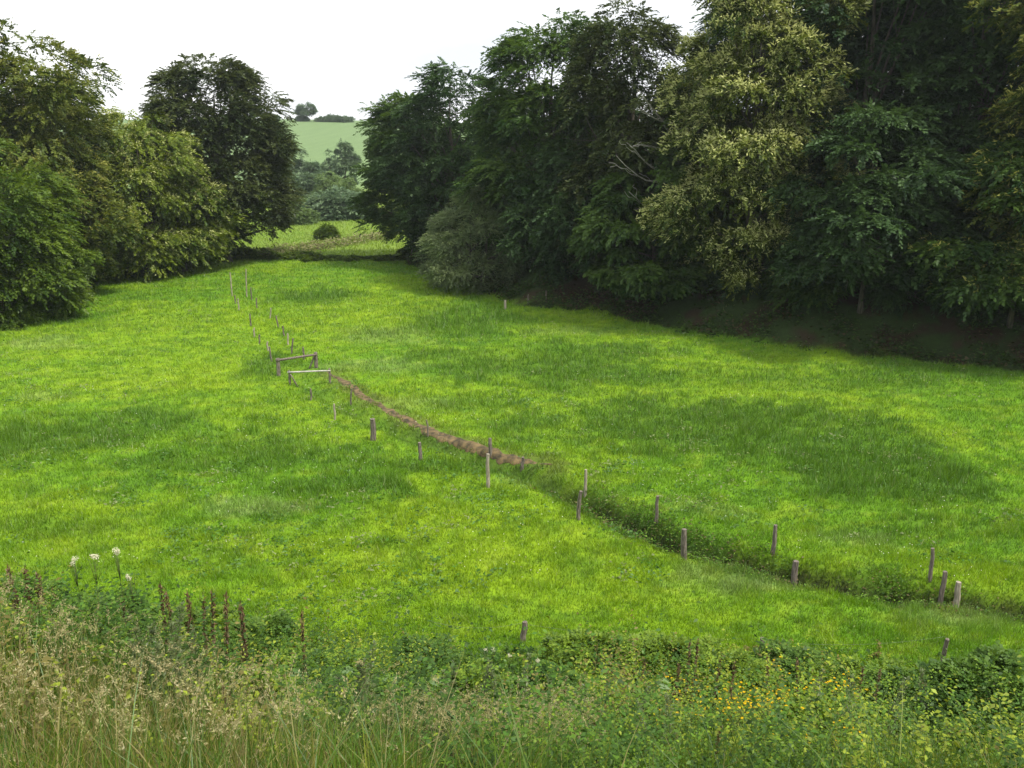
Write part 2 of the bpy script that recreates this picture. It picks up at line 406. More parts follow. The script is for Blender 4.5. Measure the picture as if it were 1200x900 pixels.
d, s, p = pdist(gx, gy, DITCH); keep &= (d > np.where(s > 0, .32, .25)+1.1*(fbm(gx*1.3, gy*1.3, 2)-.5)) | (p > 7.2-rng.random(n)) | (rng.random(n) < .16)
gx, gy, c, ru, pa, tuft = gx[keep], gy[keep], c[keep], ru[keep], pa[keep], tuft[keep]
n = len(gx)
h = (.05+.10*rng.random(n)+.34*np.clip(tuft-.42, 0, 1)*(fbm(gx*.3, gy*.3, 2)+.3))*(1+1.9*ru*rng.random(n)+.8*pa)*(1+.35*(gy > 60))
w = (.009+.00062*gy)*(1+.3*rng.random(n))
br = ((.74+.44*rng.random(n))*(.84+.32*tuft))[:, None]
c = c*br; m = rng.random(n) < .05; c[m] = c[m]*.5+np.array((.30, .30, .14))*.5
V, F, cc = blades(gx, gy, H(gx, gy), h, w, c, lean=.9)
g = obj('meadow_grass', mesh('meadow_grass', V, F, cols={'col': cc}), M_grass)
tag(g, 'bright yellow-green grass with darker rushy patches covering the whole meadow', 'grass', kind='stuff')

# ------------------------------------------------------------------ trees
def unit(a): return a/(np.linalg.norm(a, axis=-1, keepdims=True)+1e-9)
def leaves(P, D, Nn, Ln, Wd, tint):
    D = unit(D); Sd = unit(np.cross(D, Nn)); Nn = np.cross(Sd, D)
    Ln = Ln[:, None]; Wd = Wd[:, None]
    V = np.stack([P, P+D*Ln*.45+Sd*Wd*.5+Nn*Wd*.12, P+D*Ln-Nn*Ln*.12, P+D*Ln*.45-Sd*Wd*.5+Nn*Wd*.12], 1)
    n = len(P); F = np.arange(n*4).reshape(n, 4)
    return V.reshape(-1, 3), F, np.repeat(tint, 4)
def crown_mesh(name, r, Ht, prof, nclump, csize, nspray, kleaf=9, lsize=.34, flat_=0.75, droop=.45, lean=(0, 0), aspect=(1, 1),
               catkin=0.0, solid=.5, lw=.5, spray=.8, lobes=5, lobe_amp=.18):
    """foliage: leaf sprays on clumps that sit inside a lumpy crown envelope. prof = [(height fraction, radius)]"""
    zf = np.array([p[0] for p in prof]); rr = np.array([p[1] for p in prof])
    t = r.random(nclump*6)*(zf[-1]-zf[0])+zf[0]; R_ = np.interp(t, zf, rr)
    k = r.random(len(t)) < (R_/rr.max())**1.2; nclump = int(nclump*.95); csize = csize*1.3; nspray = int(nspray*1.7); t = t[k][:nclump]; R_ = R_[k][:nclump]; n = len(t)
    az = r.random(n)*2*math.pi; ph = r.random(4)*6.28
    lob = 1+lobe_amp*np.sin(az*lobes+ph[0]+t*5)*.6+lobe_amp*np.sin(az*(lobes-2)+ph[1]-t*11)*.7
    q = solid+(1-solid)*r.random(n)**.45
    rad = R_*lob*q
    Cx = np.stack([np.cos(az)*rad*aspect[0]+lean[0]*t, np.sin(az)*rad*aspect[1]+lean[1]*t, t*Ht], -1)
    cs = csize*(.45+1.05*r.random(n)**1.3)
    ci = r.integers(0, n, nspray)
    outw = unit(np.stack([np.cos(az), np.sin(az), .35+0*az], -1))[ci]
    d = unit(r.normal(size=(nspray, 3))+outw*.8+np.array((0, 0, .55)))
    O = Cx[ci]+d*np.array((1, 1, flat_))*(cs[ci]*(.62+.42*r.random(nspray)))[:, None]
    tw = unit(d*np.array((1, 1, .5))+outw*.5+r.normal(size=(nspray, 3))*.25-np.array((0, 0, droop)))
    up = unit(np.array((0, 0, 1.))+d*.6+r.normal(size=(nspray, 3))*.25)
    side = unit(np.cross(tw, up)); up = np.cross(side, tw)
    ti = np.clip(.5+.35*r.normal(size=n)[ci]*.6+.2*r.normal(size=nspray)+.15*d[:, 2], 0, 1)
    kleaf = int(kleaf*1.45); lsize *= .80; lw *= 1.1; i = np.tile(np.arange(kleaf), nspray); si = np.repeat(np.arange(nspray), kleaf)
    f = i/(kleaf-1); sg = np.where(i % 2, 1., -1.)
    sc = (spray*(.7+.6*r.random(nspray)))[si]
    P = O[si]+tw[si]*(f*sc)[:, None]-np.array((0, 0, 1.))*(f**2*sc*.25)[:, None]
    D = tw[si]*(.35+f)[:, None]+side[si]*(sg*(1.1-f*.7))[:, None]+r.normal(size=P.shape)*.25
    L_ = lsize*(.65+.6*r.random(len(P)))
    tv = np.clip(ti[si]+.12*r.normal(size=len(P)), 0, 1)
    V, F, T = leaves(P, D, up[si]+r.normal(size=P.shape)*.35, L_, L_*lw, tv)
    me = mesh(name, V, F, attrs={'tint': T})
    cat = None
    if catkin > 0:
        k = np.where((r.random(nspray) < catkin) & (d[:, 2] > -.35) & (np.sum(d*outw, -1) > -.1))[0]
        kk = 8; i = np.tile(np.arange(kk), len(k)); si = np.repeat(k, kk)
        P = O[si]+tw[si]*(spray*.75)+r.normal(size=(len(si), 3))*.12
        D = unit(r.normal(size=P.shape)*.8+tw[si]*.9+outw[si]*.5+np.array((0, 0, .15)))
        V, F, T = leaves(P, D, r.normal(size=P.shape), .27*(.6+.8*r.random(len(P))), .07+.03*r.random(len(P)), r.random(len(P)))
        cat = mesh('catkins', V, F, attrs={'tint': T})
    return me, cat, Cx, cs
def limbs_mesh(r, Ht, Cx, r0, nlimb=26, zlow=.12, forks=True, stems=1, base=0.0):
    mb = MB(); zt = Ht*.9
    for s in range(stems):
        a = r.random()*6.28; off = np.array((math.cos(a), math.sin(a), 0))*(0 if stems == 1 else .35)
        tz = np.linspace(-.6, zt, 14); lx = np.mean(Cx[:, 0])*tz/Ht; ly = np.mean(Cx[:, 1])*tz/Ht
        w = .16*np.sin(tz*.55+a)*np.clip(tz, 0, 3)/3
        pts = np.stack([lx+w+off[0]*(1+tz*.25), ly+w*.6+off[1]*(1+tz*.25), tz], -1)
        rad = r0*np.clip(1-tz/zt*.93, .05, 1)*(1+.55*np.exp(-np.clip(tz+.3, 0, 9)*1.6))/(1 if stems == 1 else 1.7)
        mb.tube(pts, rad, 9)
        idx = r.choice(len(Cx), min(nlimb//stems, len(Cx)), replace=False)
        for i in idx:
            c = Cx[i]; zs = np.clip(c[2]*(.45+.25*r.random()), Ht*zlow, zt*.92)
            k = np.interp(zs, tz, np.arange(14)); b = np.array([np.interp(k, np.arange(14), pts[:, j]) for j in range(3)])
            rb = np.interp(zs, tz, rad)*.5
            q = np.linspace(0, 1, 7)[:, None]
            m = (b+c)/2+np.array((0, 0, -.1+.14*np.linalg.norm(c-b)*r.normal()*.5))
            p = b*(1-q)**2+2*m*q*(1-q)+c*q**2+r.normal(size=(7, 3))*.07*q
            mb.tube(p, np.linspace(max(rb, .05), .025, 7), 5, cap=False)
            if forks:
                for _ in range(2):
                    e = p[4]+r.normal(size=3)*np.array((1, 1, .6))*1.1+(c-b)*.25
                    mb.tube(np.stack([p[4], (p[4]+e)/2+r.normal(size=3)*.1, e]), np.array((.03, .022, .012)), 4, cap=False)
    return mb.mesh('trunk')
NOTREE = []
def tree(name, label, cat, loc, seed, Ht, prof, mat, trunk_r=.3, catmat=None, group=None, nlimb=26, stems=1, zlow=.12, bark=None, rz=0, crown_name='crown', **kw):
    r = np.random.default_rng(seed)
    me, cm, Cx, cs = crown_mesh(crown_name, r, Ht, prof, **kw)
    root = thing(name, label, cat, loc, rz, group)
    obj('trunk', limbs_mesh(r, Ht, Cx, trunk_r, nlimb, zlow, stems=stems), bark or M_bark, root)
    cr = obj(crown_name, me, mat, root)
    if cm: obj('catkins', cm, catmat or M_cat, cr)
    return root
def T(x, y, dz=-.1): return Vector((x, y, float(H(x, y))+dz))

ROUND = [(.16, 2.2), (.25, 4.2), (.45, 5.6), (.65, 5.6), (.82, 4.2), (.93, 2.4), (1.0, .5)]
def sc(prof, k): return [(a, b*k) for a, b in prof]

# --- left side
tall_chestnut = tree('chestnut_tree', 'tallest chestnut on the left edge with an airy see-through crown top', 'tree', T(-40.0, 77), 21, 20.0,
     [(.10, 4.5), (.3, 5.6), (.5, 4.6), (.62, 4.0), (.75, 5.0), (.86, 5.2), (.94, 4.4), (1.0, 2.8)], M_chestb, .45, M_catb, nclump=165, csize=1.3, nspray=4600, catkin=.22,
     solid=.5, lsize=.36, lobe_amp=.25, droop=.4)
tree('chestnut_tree', 'yellow-green chestnut with rounded crown between the tall chestnut and the dark oak', 'tree', T(-35.3, 87), 22, 14.8,
     [(.03, 3.4), (.2, 4.6), (.45, 5.2), (.7, 4.6), (.88, 3.0), (1, .8)], M_chest, .35, M_cat, nclump=130, csize=1.3, nspray=4200, catkin=.30, solid=.6, lobe_amp=.3, droop=.7)
tree('chestnut_tree', 'olive chestnut with drooping boughs in front of the tall airy chestnut', 'tree', T(-39.8, 75.5), 23, 13.5,
     [(.03, 3.6), (.2, 5.0), (.5, 5.2), (.75, 4.0), (.92, 2.4), (1, .8)], M_chestb, .35, M_catb, nclump=130, csize=1.2, nspray=3900, catkin=.35, solid=.6, lobe_amp=.3, droop=.8)
tree('chestnut_tree', 'low yellowish chestnut limb-crown touching the left side of the dark oak', 'tree', T(-32.6, 89), 24, 10.8,
     [(.05, 2.2), (.3, 3.4), (.6, 3.6), (.85, 2.6), (1, .6)], M_chest, .25, M_cat, nclump=70, csize=1.15, nspray=2300, catkin=.35, solid=.6, droop=.7)
tree('oak_tree', 'dark oak with broad domed crown standing alone at the far left corner', 'tree', T(-30.5, 95.5), 25, 19.4,
     [(.13, 2.4), (.18, 4.0), (.26, 5.8), (.40, 6.6), (.56, 6.5), (.72, 5.8), (.86, 4.8), (.95, 3.6), (1.0, 2.2)], M_oak, .6, nclump=270, csize=1.35, nspray=8200, catkin=0,
     solid=.42, lsize=.36, lobe_amp=.2, droop=.3, zlow=.1, nlimb=40)
tree('ash_tree', 'fresh green bushy tree at the left margin, nearest of the left trees', 'tree', T(-37.6, 65.0), 26, 12.4,
     [(.02, 3.6), (.2, 5.0), (.45, 5.4), (.7, 4.4), (.88, 2.8), (1, .8)], M_fresh, .3, nclump=150, csize=1.1, nspray=4600, solid=.6, lsize=.36, lw=.42, lobe_amp=.25, droop=.5)
tree('oak_tree', 'dark tree filling the gap behind the two yellowish chestnuts on the left', 'tree', T(-46, 88), 27, 16,
     [(.05, 4), (.3, 6), (.6, 6), (.85, 4), (1, 1)], M_oak, .4, nclump=120, csize=1.6, nspray=3000, solid=.6, lsize=.42)
tree('chestnut_tree', 'young chestnut with pale leaves low at the left field edge', 'tree', T(-36.8, 70.5), 28, 4.6,
     [(.1, 1.6), (.4, 2.4), (.75, 1.9), (1, .4)], M_will, .1, nclump=40, csize=.7, nspray=1000, solid=.5, lsize=.3, spray=.6, nlimb=12)

# --- right side, from the far end to the near end
LAYER = dict(flat_=.35, droop=.25)
tree('hornbeam_tree', 'feathery dark green tree at the left end of the right wood with layered boughs', 'tree', T(-10.6, 98), 31, 16.8,
     [(.13, 2.0), (.2, 3.4), (.35, 4.2), (.55, 4.2), (.72, 3.6), (.85, 2.6), (.95, 1.5), (1, .5)], M_horn, .38, nclump=190, csize=1.3, nspray=5200, solid=.4, lobe_amp=.28, lsize=.34, nlimb=36, **LAYER)
tree('hornbeam_tree', 'tall dark tree with wispy top behind the grey-green willow bush', 'tree', T(-6.0, 92), 32, 18.2,
     [(.05, 3), (.2, 4.6), (.45, 5.0), (.7, 4.4), (.86, 3.6), (.95, 2.2), (1, .8)], M_dark, .38, nclump=170, csize=1.35, nspray=4800, solid=.45, lobe_amp=.28, nlimb=34, **LAYER)
tree('willow_bush', 'grey-green willow bush bulging from the wood onto the meadow corner', 'bush', T(-3.0, 79.3), 33, 8.2,
     [(.02, 3.1), (.2, 4.0), (.45, 4.1), (.7, 3.3), (.9, 1.9), (1, .5)], M_will, .14, nclump=120, csize=.8, nspray=4600, solid=.6, lsize=.24, lw=.32, spray=.7, stems=3, droop=.2, lobe_amp=.12)
tree('hornbeam_tree', 'broad mid-green tree with leafy dome right behind the willow bush', 'tree', T(3.6, 79), 34, 19.0,
     [(.04, 4.2), (.2, 5.2), (.45, 5.6), (.7, 4.9), (.86, 3.6), (.95, 2.2), (1, .8)], M_horn, .42, nclump=210, csize=1.3, nspray=6200, solid=.5, lobe_amp=.25, lsize=.34, flat_=.5, droop=.5, nlimb=34)
dark_oak = tree('oak_tree', 'dark dull oak with small-clumped top between the mid-green dome and the blossoming chestnut', 'tree', T(9.2, 73), 35, 19.3,
     [(.04, 3.8), (.2, 4.8), (.45, 4.8), (.7, 3.9), (.86, 3.4), (.95, 2.4), (1, .9)], M_oak, .42, nclump=180, csize=1.2, nspray=5200, solid=.45, lobe_amp=.28, nlimb=34, droop=.5)
tree('chestnut_tree', 'big chestnut covered in cream catkins in the middle of the right wood', 'tree', T(16.8, 63.4), 36, 22.4,
     [(.04, 4.0), (.2, 4.8), (.45, 4.9), (.65, 4.6), (.8, 4.2), (.92, 3.2), (1, 1.2)], M_chestb, .5, M_cat, nclump=200, csize=1.15, nspray=6400, catkin=.75, solid=.55, lobe_amp=.25, droop=.6, lsize=.32)
tree('hornbeam_tree', 'dark tall tree just right of the blossoming chestnut', 'tree', T(24.2, 64), 37, 25.0,
     [(.04, 4), (.2, 5.2), (.5, 5.6), (.75, 5.0), (.9, 4.0), (1, 1.4)], M_dark, .42, nclump=190, csize=1.35, nspray=5600, solid=.5, nlimb=30, flat_=.4, droop=.4)
tree('hornbeam_tree', 'tall blue-green tree with a visible straight stem near the right margin', 'tree', T(30.0, 61), 38, 25.0,
     [(.10, 4), (.3, 4.6), (.5, 4.6), (.75, 4.8), (.9, 4.0), (1, 1.4)], M_dark, .40, nclump=150, csize=1.25, nspray=4400, solid=.4, nlimb=30, flat_=.4, droop=.4)
tree('chestnut_tree', 'brownish chestnut with faded catkins at the right margin', 'tree', T(34.0, 53), 39, 24.0,
     [(.10, 4), (.3, 5.0), (.5, 5.0), (.75, 4.9), (.9, 4.0), (1, 1.4)], M_chestb, .42, M_catb, nclump=160, csize=1.2, nspray=5200, catkin=.35, solid=.5, nlimb=30, droop=.7)
tree('hazel_tree', 'small dark spreading tree with a slim bare trunk foot under the right wood', 'tree', T(22.4, 56.8), 40, 12.6,
     [(.17, 3.6), (.3, 4.6), (.55, 4.6), (.8, 3.2), (1, .8)], M_dark, .16, nclump=120, csize=1.0, nspray=4200, solid=.5, flat_=.4, droop=.5, nlimb=26, zlow=.2)
tree('hazel_tree', 'low spreading tree with pale-tipped drooping boughs near the right margin', 'tree', T(30.0, 53.0), 41, 11.0,
     [(.17, 3.6), (.3, 4.6), (.55, 4.4), (.8, 3.2), (1, .8)], M_horn, .16, M_catb, nclump=120, csize=1.0, nspray=4200, solid=.5, flat_=.4, droop=.6, nlimb=26, zlow=.2, catkin=.08)
tree('sycamore_tree', 'lower tree with broad drooping leaf layers left of the blossoming chestnut', 'tree', T(10.6, 67.5), 42, 10.5,
     [(.10, 3.6), (.25, 4.8), (.5, 4.6), (.75, 3.2), (1, .8)], M_horn, .2, nclump=110, csize=1.0, nspray=3600, solid=.5, flat_=.35, droop=.7, nlimb=24, lsize=.42)
tree('holly_tree', 'dark low tree filling under the mid-green dome beside the willow bush', 'tree', T(4.6, 73.8), 43, 9.5,
     [(.05, 3), (.25, 3.8), (.5, 3.8), (.75, 2.8), (1, .6)], M_dark, .2, nclump=90, csize=1.0, nspray=2900, solid=.5, nlimb=20)
# second row that closes the wood
back = tree('forest_tree', 'dark tree standing in the second row of the right wood', 'tree', T(36, 70), 44, 23.0,
     [(.05, 4.5), (.3, 5.8), (.55, 5.8), (.8, 4.8), (.93, 3), (1, 1)], M_dark, .4, nclump=130, csize=1.6, nspray=3600, solid=.5, lsize=.46, spray=1.0, group='second row of the right wood')
for i, (x, y, s) in enumerate([(0, 101, .64), (8, 90, .64), (15, 80, .64), (21, 76, .9), (29, 72, 1.05), (43, 62, 1.05), (44, 50, 1.0), (36, 82, 1.1), (50, 72, 1.1)]):
    dup(back, T(x, y), i*1.3, scale=s)

for i, (u, v, hh, w, lb) in enumerate([(735, 358, 3.4, 2.4, 'dark bush under the layered sycamore'),
        (800, 366, 3.2, 2.2, 'dark bush right of the layered sycamore on the bank'), (880, 374, 3.4, 2.2, 'dark bush at the foot of the blossoming chestnut'),
        (950, 384, 3.2, 2.2, 'dark bush left of the slim bare trunk foot'), (1070, 392, 3.0, 2.4, 'dark bush right of the slim bare trunk foot'), (1170, 402, 3.4, 2.4, 'dark bush on the bank at the right margin')]):
    g_ = ground(u, v)
    tree('elder_bush', lb, 'bush', T(g_.x+.8, g_.y+2.6), 300+i, hh, [(.05, w*.8), (.35, w), (.7, w*.8), (1, w*.2)], M_horn if i % 2 else M_dark, .06, group='bushes at the foot of the right wood',
         nclump=40, csize=.6, nspray=1100, lsize=.26, spray=.6, nlimb=10, stems=3, droop=.6)
# bare dead boughs in the gap
mb = MB()
r = np.random.default_rng(3)
def bough(mb, a, b, sag, r0):
    a = np.array(a, float); b = np.array(b, float); q = np.linspace(0, 1, 9)[:, None]
    m = (a+b)/2+np.array((0, 0, sag)); p = a*(1-q)**2+2*m*q*(1-q)+b*q**2+r.normal(size=(9, 3))*.06
    mb.tube(p, np.linspace(r0, .018, 9), 5); return p
def at_depth(u, v, y):
    dv = v-450.0; dy = FPX*cp-dv*sp; t = y/dy
    return np.array(((u-600.0)*t, y, CAM_Z+(-FPX*sp-dv*cp)*t))
DB = at_depth(812, 190, 67.5)
for (ua, va, ub, vb, sg, dy) in [(792, 211, 722, 184, -2.1, -3), (792, 206, 735, 168, -1.2, -3.4), (800, 150, 750, 128, -.3, -2.8), (790, 160, 752, 112, .2, -3.2), (800, 180, 742, 170, .2, -3), (770, 246, 738, 226, -.6, -3)]:
    a = at_depth(ua, va, 67.8); b = at_depth(ub, vb, 67.3+dy); p = bough(mb, a-DB, b-DB, sg*.7, .10)
    for k in (3, 5, 6):
        bough(mb, p[k], p[k]+(p[k+1]-p[k-1])*1.2+r.normal(size=3)*.35, 0, .022)
    bough(mb, np.zeros(3)+np.array((1.2, .5, -2)), a-DB, 0, .09)
db = obj('dead_branches', mb.mesh('dead_branches'), M_dead, loc=Vector(DB))
tag(db, 'bare pale dead branches curling out of the wood left of the blossoming chestnut', 'dead branches')

# --- the distance, seen through the gap
FARP = dict(nclump=60, csize=1.6, nspray=1900, lsize=.6, spray=1.1, kleaf=7, solid=.55, nlimb=12)
def far(name, label, cat, u, y, vb, vt, wpx, seed, mat=M_far, low=.05, **kw):
    sc_ = y/1045.0; x = (u-600)*sc_; z0 = float(H(x, y)); top = at_depth(u, vt, y)[2]
    Ht = max(top-z0, 1.0); w = wpx*sc_/2
    k = dict(FARP); k['csize'] = w*.24; k['spray'] = min(1.1, w*.25); k['lsize'] = min(.6, w*.14); k.update(kw)
    return tree(name, label, cat, (x, y, z0-.1), seed, Ht, [(low, w*.75), (.3, w), (.6, w*.95), (.85, w*.6), (1, w*.2)], mat, max(.08, Ht*.02), **k)
M_farl = leaf_mat('hazed_far_light_leaves', (.10, .17, .055), (.18, .26, .09), .25)  # lighter far foliage, distance haze likewise in the colour
far('round_bush', 'small round light green bush alone in the second field', 'bush', 385, 117, 281, 263, 21, 51, M_fresh, low=.22, nclump=50, nspray=1500, lsize=.22, spray=.35)
far('bush', 'grey-green rounded bush next to the oak beyond the second field', 'bush', 353, 140, 266, 242, 32, 52, M_farl, nclump=60, nspray=1600, lsize=.35)
far('bush', 'dark small bush under the right side of the oak crown', 'bush', 331, 138, 270, 248, 26, 53, M_far)
far('bush', 'long dark rounded thicket beyond the round bush', 'bush', 396, 150, 262, 227, 58, 54, M_far, nclump=80, nspray=2200)
far('bush', 'light-topped thicket left of the long dark thicket', 'bush', 368, 156, 262, 233, 36, 55, M_farl)
far('distant_tree', 'rounded tree above the thickets, centre of the gap', 'tree', 392, 178, 240, 203, 30, 56, M_farl)
far('distant_tree', 'bluish tree left in the gap above the thickets', 'tree', 366, 184, 245, 205, 40, 57, M_far)
far('distant_tree', 'pale bluish tall tree beside the oak in the gap', 'tree', 350, 205, 240, 170, 44, 58, M_far, nspray=1800)
far('distant_tree', 'rusty-tinged tree edge above the gap thickets', 'tree', 372, 200, 240, 190, 26, 59, M_far)
far('distant_tree', 'narrow dark tree standing before the pale hill field', 'tree', 393, 212, 240, 177, 18, 60, M_far)
far('distant_tree', 'dark tree before the hill field, half behind the feathery tree', 'tree', 410, 205, 240, 168, 26, 61, M_far)
far('distant_tree', 'low bluish tree behind the oak crown', 'tree', 335, 190, 240, 195, 30, 62, M_far)
far('distant_tree', 'greenish tree low in the gap against the feathery tree', 'tree', 412, 168, 255, 208, 26, 63, M_farl)
for i, (u, vt, vb, w, lb) in enumerate([(371, 124, 143, 17, 'lone round tree on the skyline of the hill field'), (365, 138, 143, 9, 'low bush at the foot of the lone skyline tree'),
        (333, 139, 144, 9, 'tiny bush on the skyline left of the lone tree'), (388, 138, 142, 10, 'small skyline bush just right of the lone tree'),
        (400, 136, 142, 14, 'second skyline bush right of the lone tree'), (412, 137, 142, 14, 'third skyline bush right of the lone tree')]):
    y = 408; sc_ = y/1045.; x = (u-600)*sc_; z0 = float(H(x, y)); w_ = w*sc_/2; hh = (vb-vt)*sc_
    k = dict(FARP); k.update(nclump=40, nspray=900, csize=w_*.28, lsize=.6, spray=.9)
    tree('skyline_tree' if i == 0 else 'skyline_bush', lb, 'tree' if i == 0 else 'bush', (x, y, z0-.1), 70+i, hh, [((.42 if i == 0 else .02), w_*.6), (.5, w_), (.8, w_*.8), (1, w_*.2)], M_far, .3, **k)
# hedge bushes along the end of the meadow
hb = [(288, .9, 8), (302, 1.0, 6), (318, 1.1, 6), (332, 1.4, 7), (345, 1.5, 6), (362, 1.2, 7), (378, 1.0, 6), (392, .9, 6), (408, .8, 7), (424, 1.0, 7), (440, .8, 8), (456, 1.0, 7), (472, 1.3, 7), (488, 1.6, 6), (504, 1.9, 7), (246, 1.2, 5), (232, 1.6, 6)]
proto = None
for i, (u, hh, w) in enumerate(hb):
    y = 99.5+.8*math.sin(i*2.1); x = (u-600)*y/1049
    if proto is None:
        proto = tree('hedge_bush', 'low green hedge bush along the far end of the meadow', 'bush', T(x, y), 80, .9,
            [(.02, 1.2), (.3, 1.6), (.65, 1.4), (1, .4)], M_fresh, .05, group='low hedge bushes across the far end of the meadow', nclump=34, csize=.4, nspray=900, lsize=.2, spray=.3, nlimb=8, lobe_amp=.3)
        first = proto
    else:
        dup(first, T(x, y), i*1.7, scale=(.8+.1*(i % 3), .7, hh/1.2*(.40+.14*((i*7) % 3))))
# low scrub and dead grass along the track of the second field
# ------------------------------------------------------------------ fence posts
def post_mesh(h, rad, seed, k=7):
    r = np.random.default_rng(seed); mb = MB()
    z = np.array((-.35, 0, h*.35, h*.7, h)); pts = np.stack([r.normal(size=5)*.012, r.normal(size=5)*.012, z], -1)
    mb.tube(pts, rad*np.array((1, 1.08, 1, .97, .86)), k)
    me = mb.mesh('fence_post', smooth=False); return me
def post(u, vb, vt, rad, label, mat=None, lean=(0, 0), group=None):
    g = ground(u, vb); dist = math.hypot(g.y, 13-g.z); h = (vb-vt)/1050*math.hypot(dist, 0)/math.cos(R(12))
    o = obj('fence_post', post_mesh(h, rad, int(u*7+vb)), mat or M_post, loc=g)
    o.rotation_euler = (R(lean[0]), R(lean[1]), u)
    tag(o, label, 'post', group); return o
POSTS = [
 (438, 516, 490, .13, 'thick squat grey post left of the trodden path', None, (0, 2)),
 (493, 539, 518, .075, 'short dark post between the thick post and the pale tall post', None, (0, 3)),
 (574, 534, 513, .08, 'dark post end right behind the pale tall post', None, (0, -2)),
 (572, 571, 531, .075, 'pale tall post at the middle of the ditch', M_postp, (0, -1)),
 (612, 549, 535, .07, 'short dark post at the right end of the trodden path', None, (0, -3)),
 (502, 511, 492, .04, 'thin faint stake beside the mud of the path', None, (0, -5)),
 (411, 475, 455, .045, 'thin leaning stake where the path leaves the gateway', None, (0, -6)),
 (393, 492, 473, .05, 'short grey stake below the pale rail', M_postp, (0, 1)),
 (364, 469, 455, .05, 'small stake just below the left foot of the pale rail', M_post, (0, 4)),
 (678, 609, 574, .07, 'slim post where the dark ditch begins to show', None, (0, 3)),
 (686, 578, 550, .06, 'slim post behind the ditch, across from the slim post at its start', M_postp, (0, 2)),
 (769, 613, 580, .06, 'slim grey post beyond the dark ditch left of the thick ditch post', None, (0, 0)),
 (801, 656, 619, .095, 'thick dark post on the near rim of the ditch', None, (0, 1)),
 (906, 648, 614, .07, 'grey post beyond the ditch with white flowers at its top', None, (0, 0)),
 (930, 686, 657, .10, 'stout square-topped dark post on the near ditch rim', None, (0, 0)),
 (1089, 679, 641, .06, 'slender dark post beyond the ditch near the right margin', None, (0, 0)),
 (1102, 708, 669, .075, 'left one of the two posts standing close together at the right', None, (0, 0)),
 (1119, 713, 682, .09, 'right one of the two posts standing close together at the right', M_postp, (0, 0)),
 (1104, 782, 742, .055, 'dark stake leaning to the right below the close pair of posts', None, (2, 12)),
 (892, 766, 746, .06, 'short post top poking out of the brambles', None, (0, 0)),
 (613, 752, 728, .08, 'dark notched post top behind the cream flowers of the near bank', None, (0, -3)),
 (592, 362, 352, .10, 'pale stake at the foot of the willow bush', M_postp, (0, 2)),
 (619, 356, 345, .07, 'second stake from the willow bush along the wood edge', None, (0, 0)),
 (640, 351, 341, .07, 'third stake from the willow bush, in the shade of the wood', None, (0, 0)),
]
objs = {}
for u, vb, vt, rad, lab, mat, lean in POSTS: objs[u] = post(u, vb, vt, rad, lab, mat, lean)
FL = [(272, 347, 320, 4), (276, 356, 346, 0), (280, 364, 350, 0), (294, 382, 368, 2), (298, 395, 384, -2), (304, 403, 392, -4), (314, 411, 400, 2), (318, 424, 406, 3)]
FR = [(289, 348, 316, 3), (295, 352, 337, 0), (301, 361, 349, 0), (317, 373, 361, -6), (326, 384, 370, -9), (333, 394, 382, -4), (338, 404, 391, -8), (342, 415, 396, -9)]
for i, (u, vb, vt, ln) in enumerate(FL):
    post(u, vb, vt, .055, 'thin grey stake in the left-hand row running away to the oak', M_post if i % 2 else M_postp, (0, ln), 'stakes of the left-hand row')
for i, (u, vb, vt, ln) in enumerate(FR):
    post(u, vb, vt, .055, 'thin leaning stake in the right-hand row running away to the oak', M_post if i % 3 else M_postp, (0, ln), 'stakes of the right-hand row')
post(356, 421, 407, .06, 'grey stake standing right behind the far rail', None, (0, 0))

def beam(mb, a, b, r1, r2=None, k=6):
    a = np.array(a, float); b = np.array(b, float); q = np.linspace(0, 1, 5)[:, None]
    mb.tube(a*(1-q)+b*q+np.random.default_rng(1).normal(size=(5, 3))*.008, np.linspace(r1, r2 or r1, 5), k)
def barrier(label, pl, pr, toplv, toprv, rmat, rr, pr_r, brace_l):
    a = ground(*pl); b = ground(*pr); o = (a+b)/2
    root = thing('rail_barrier', label, 'rail barrier', o)
    ha = (pl[1]-toplv)*a.y/1020; hb_ = (pr[1]-toprv)*b.y/1020
    A = a-o; B = b-o
    for q, hq in ((A, ha), (B, hb_)):
        mb = MB(); beam(mb, (q.x, q.y, q.z-.3), (q.x, q.y, q.z+hq+.04), pr_r, pr_r*.9, 7); obj('post', mb.mesh('post', False), M_post, root)
    mb = MB(); beam(mb, (A.x-.08, A.y-pr_r-.03, A.z+ha-.06), (B.x+.08, B.y-pr_r-.03, B.z+hb_-.06), rr, rr*.85, 6); obj('rail', mb.mesh('rail'), rmat, root)
    mb = MB()
    if brace_l: beam(mb, (A.x+.45, A.y-.12, A.z-.1), (A.x+.06, A.y-.05, A.z+ha*.8), .04)
    else: beam(mb, (B.x-.42, B.y-.1, B.z-.1), (B.x-.05, B.y-.05, B.z+hb_*.85), .055)
    obj('brace', mb.mesh('brace'), M_post, root)
    return root
barrier('far rail barrier with thick weathered posts and sloping grey rail', (327, 440), (371, 431), 420, 413, M_post, .075, .12, False)
barrier('near rail barrier with thin pale horizontal pole', (340, 451), (387, 449), 434, 432, M_rail, .05, .07, True)
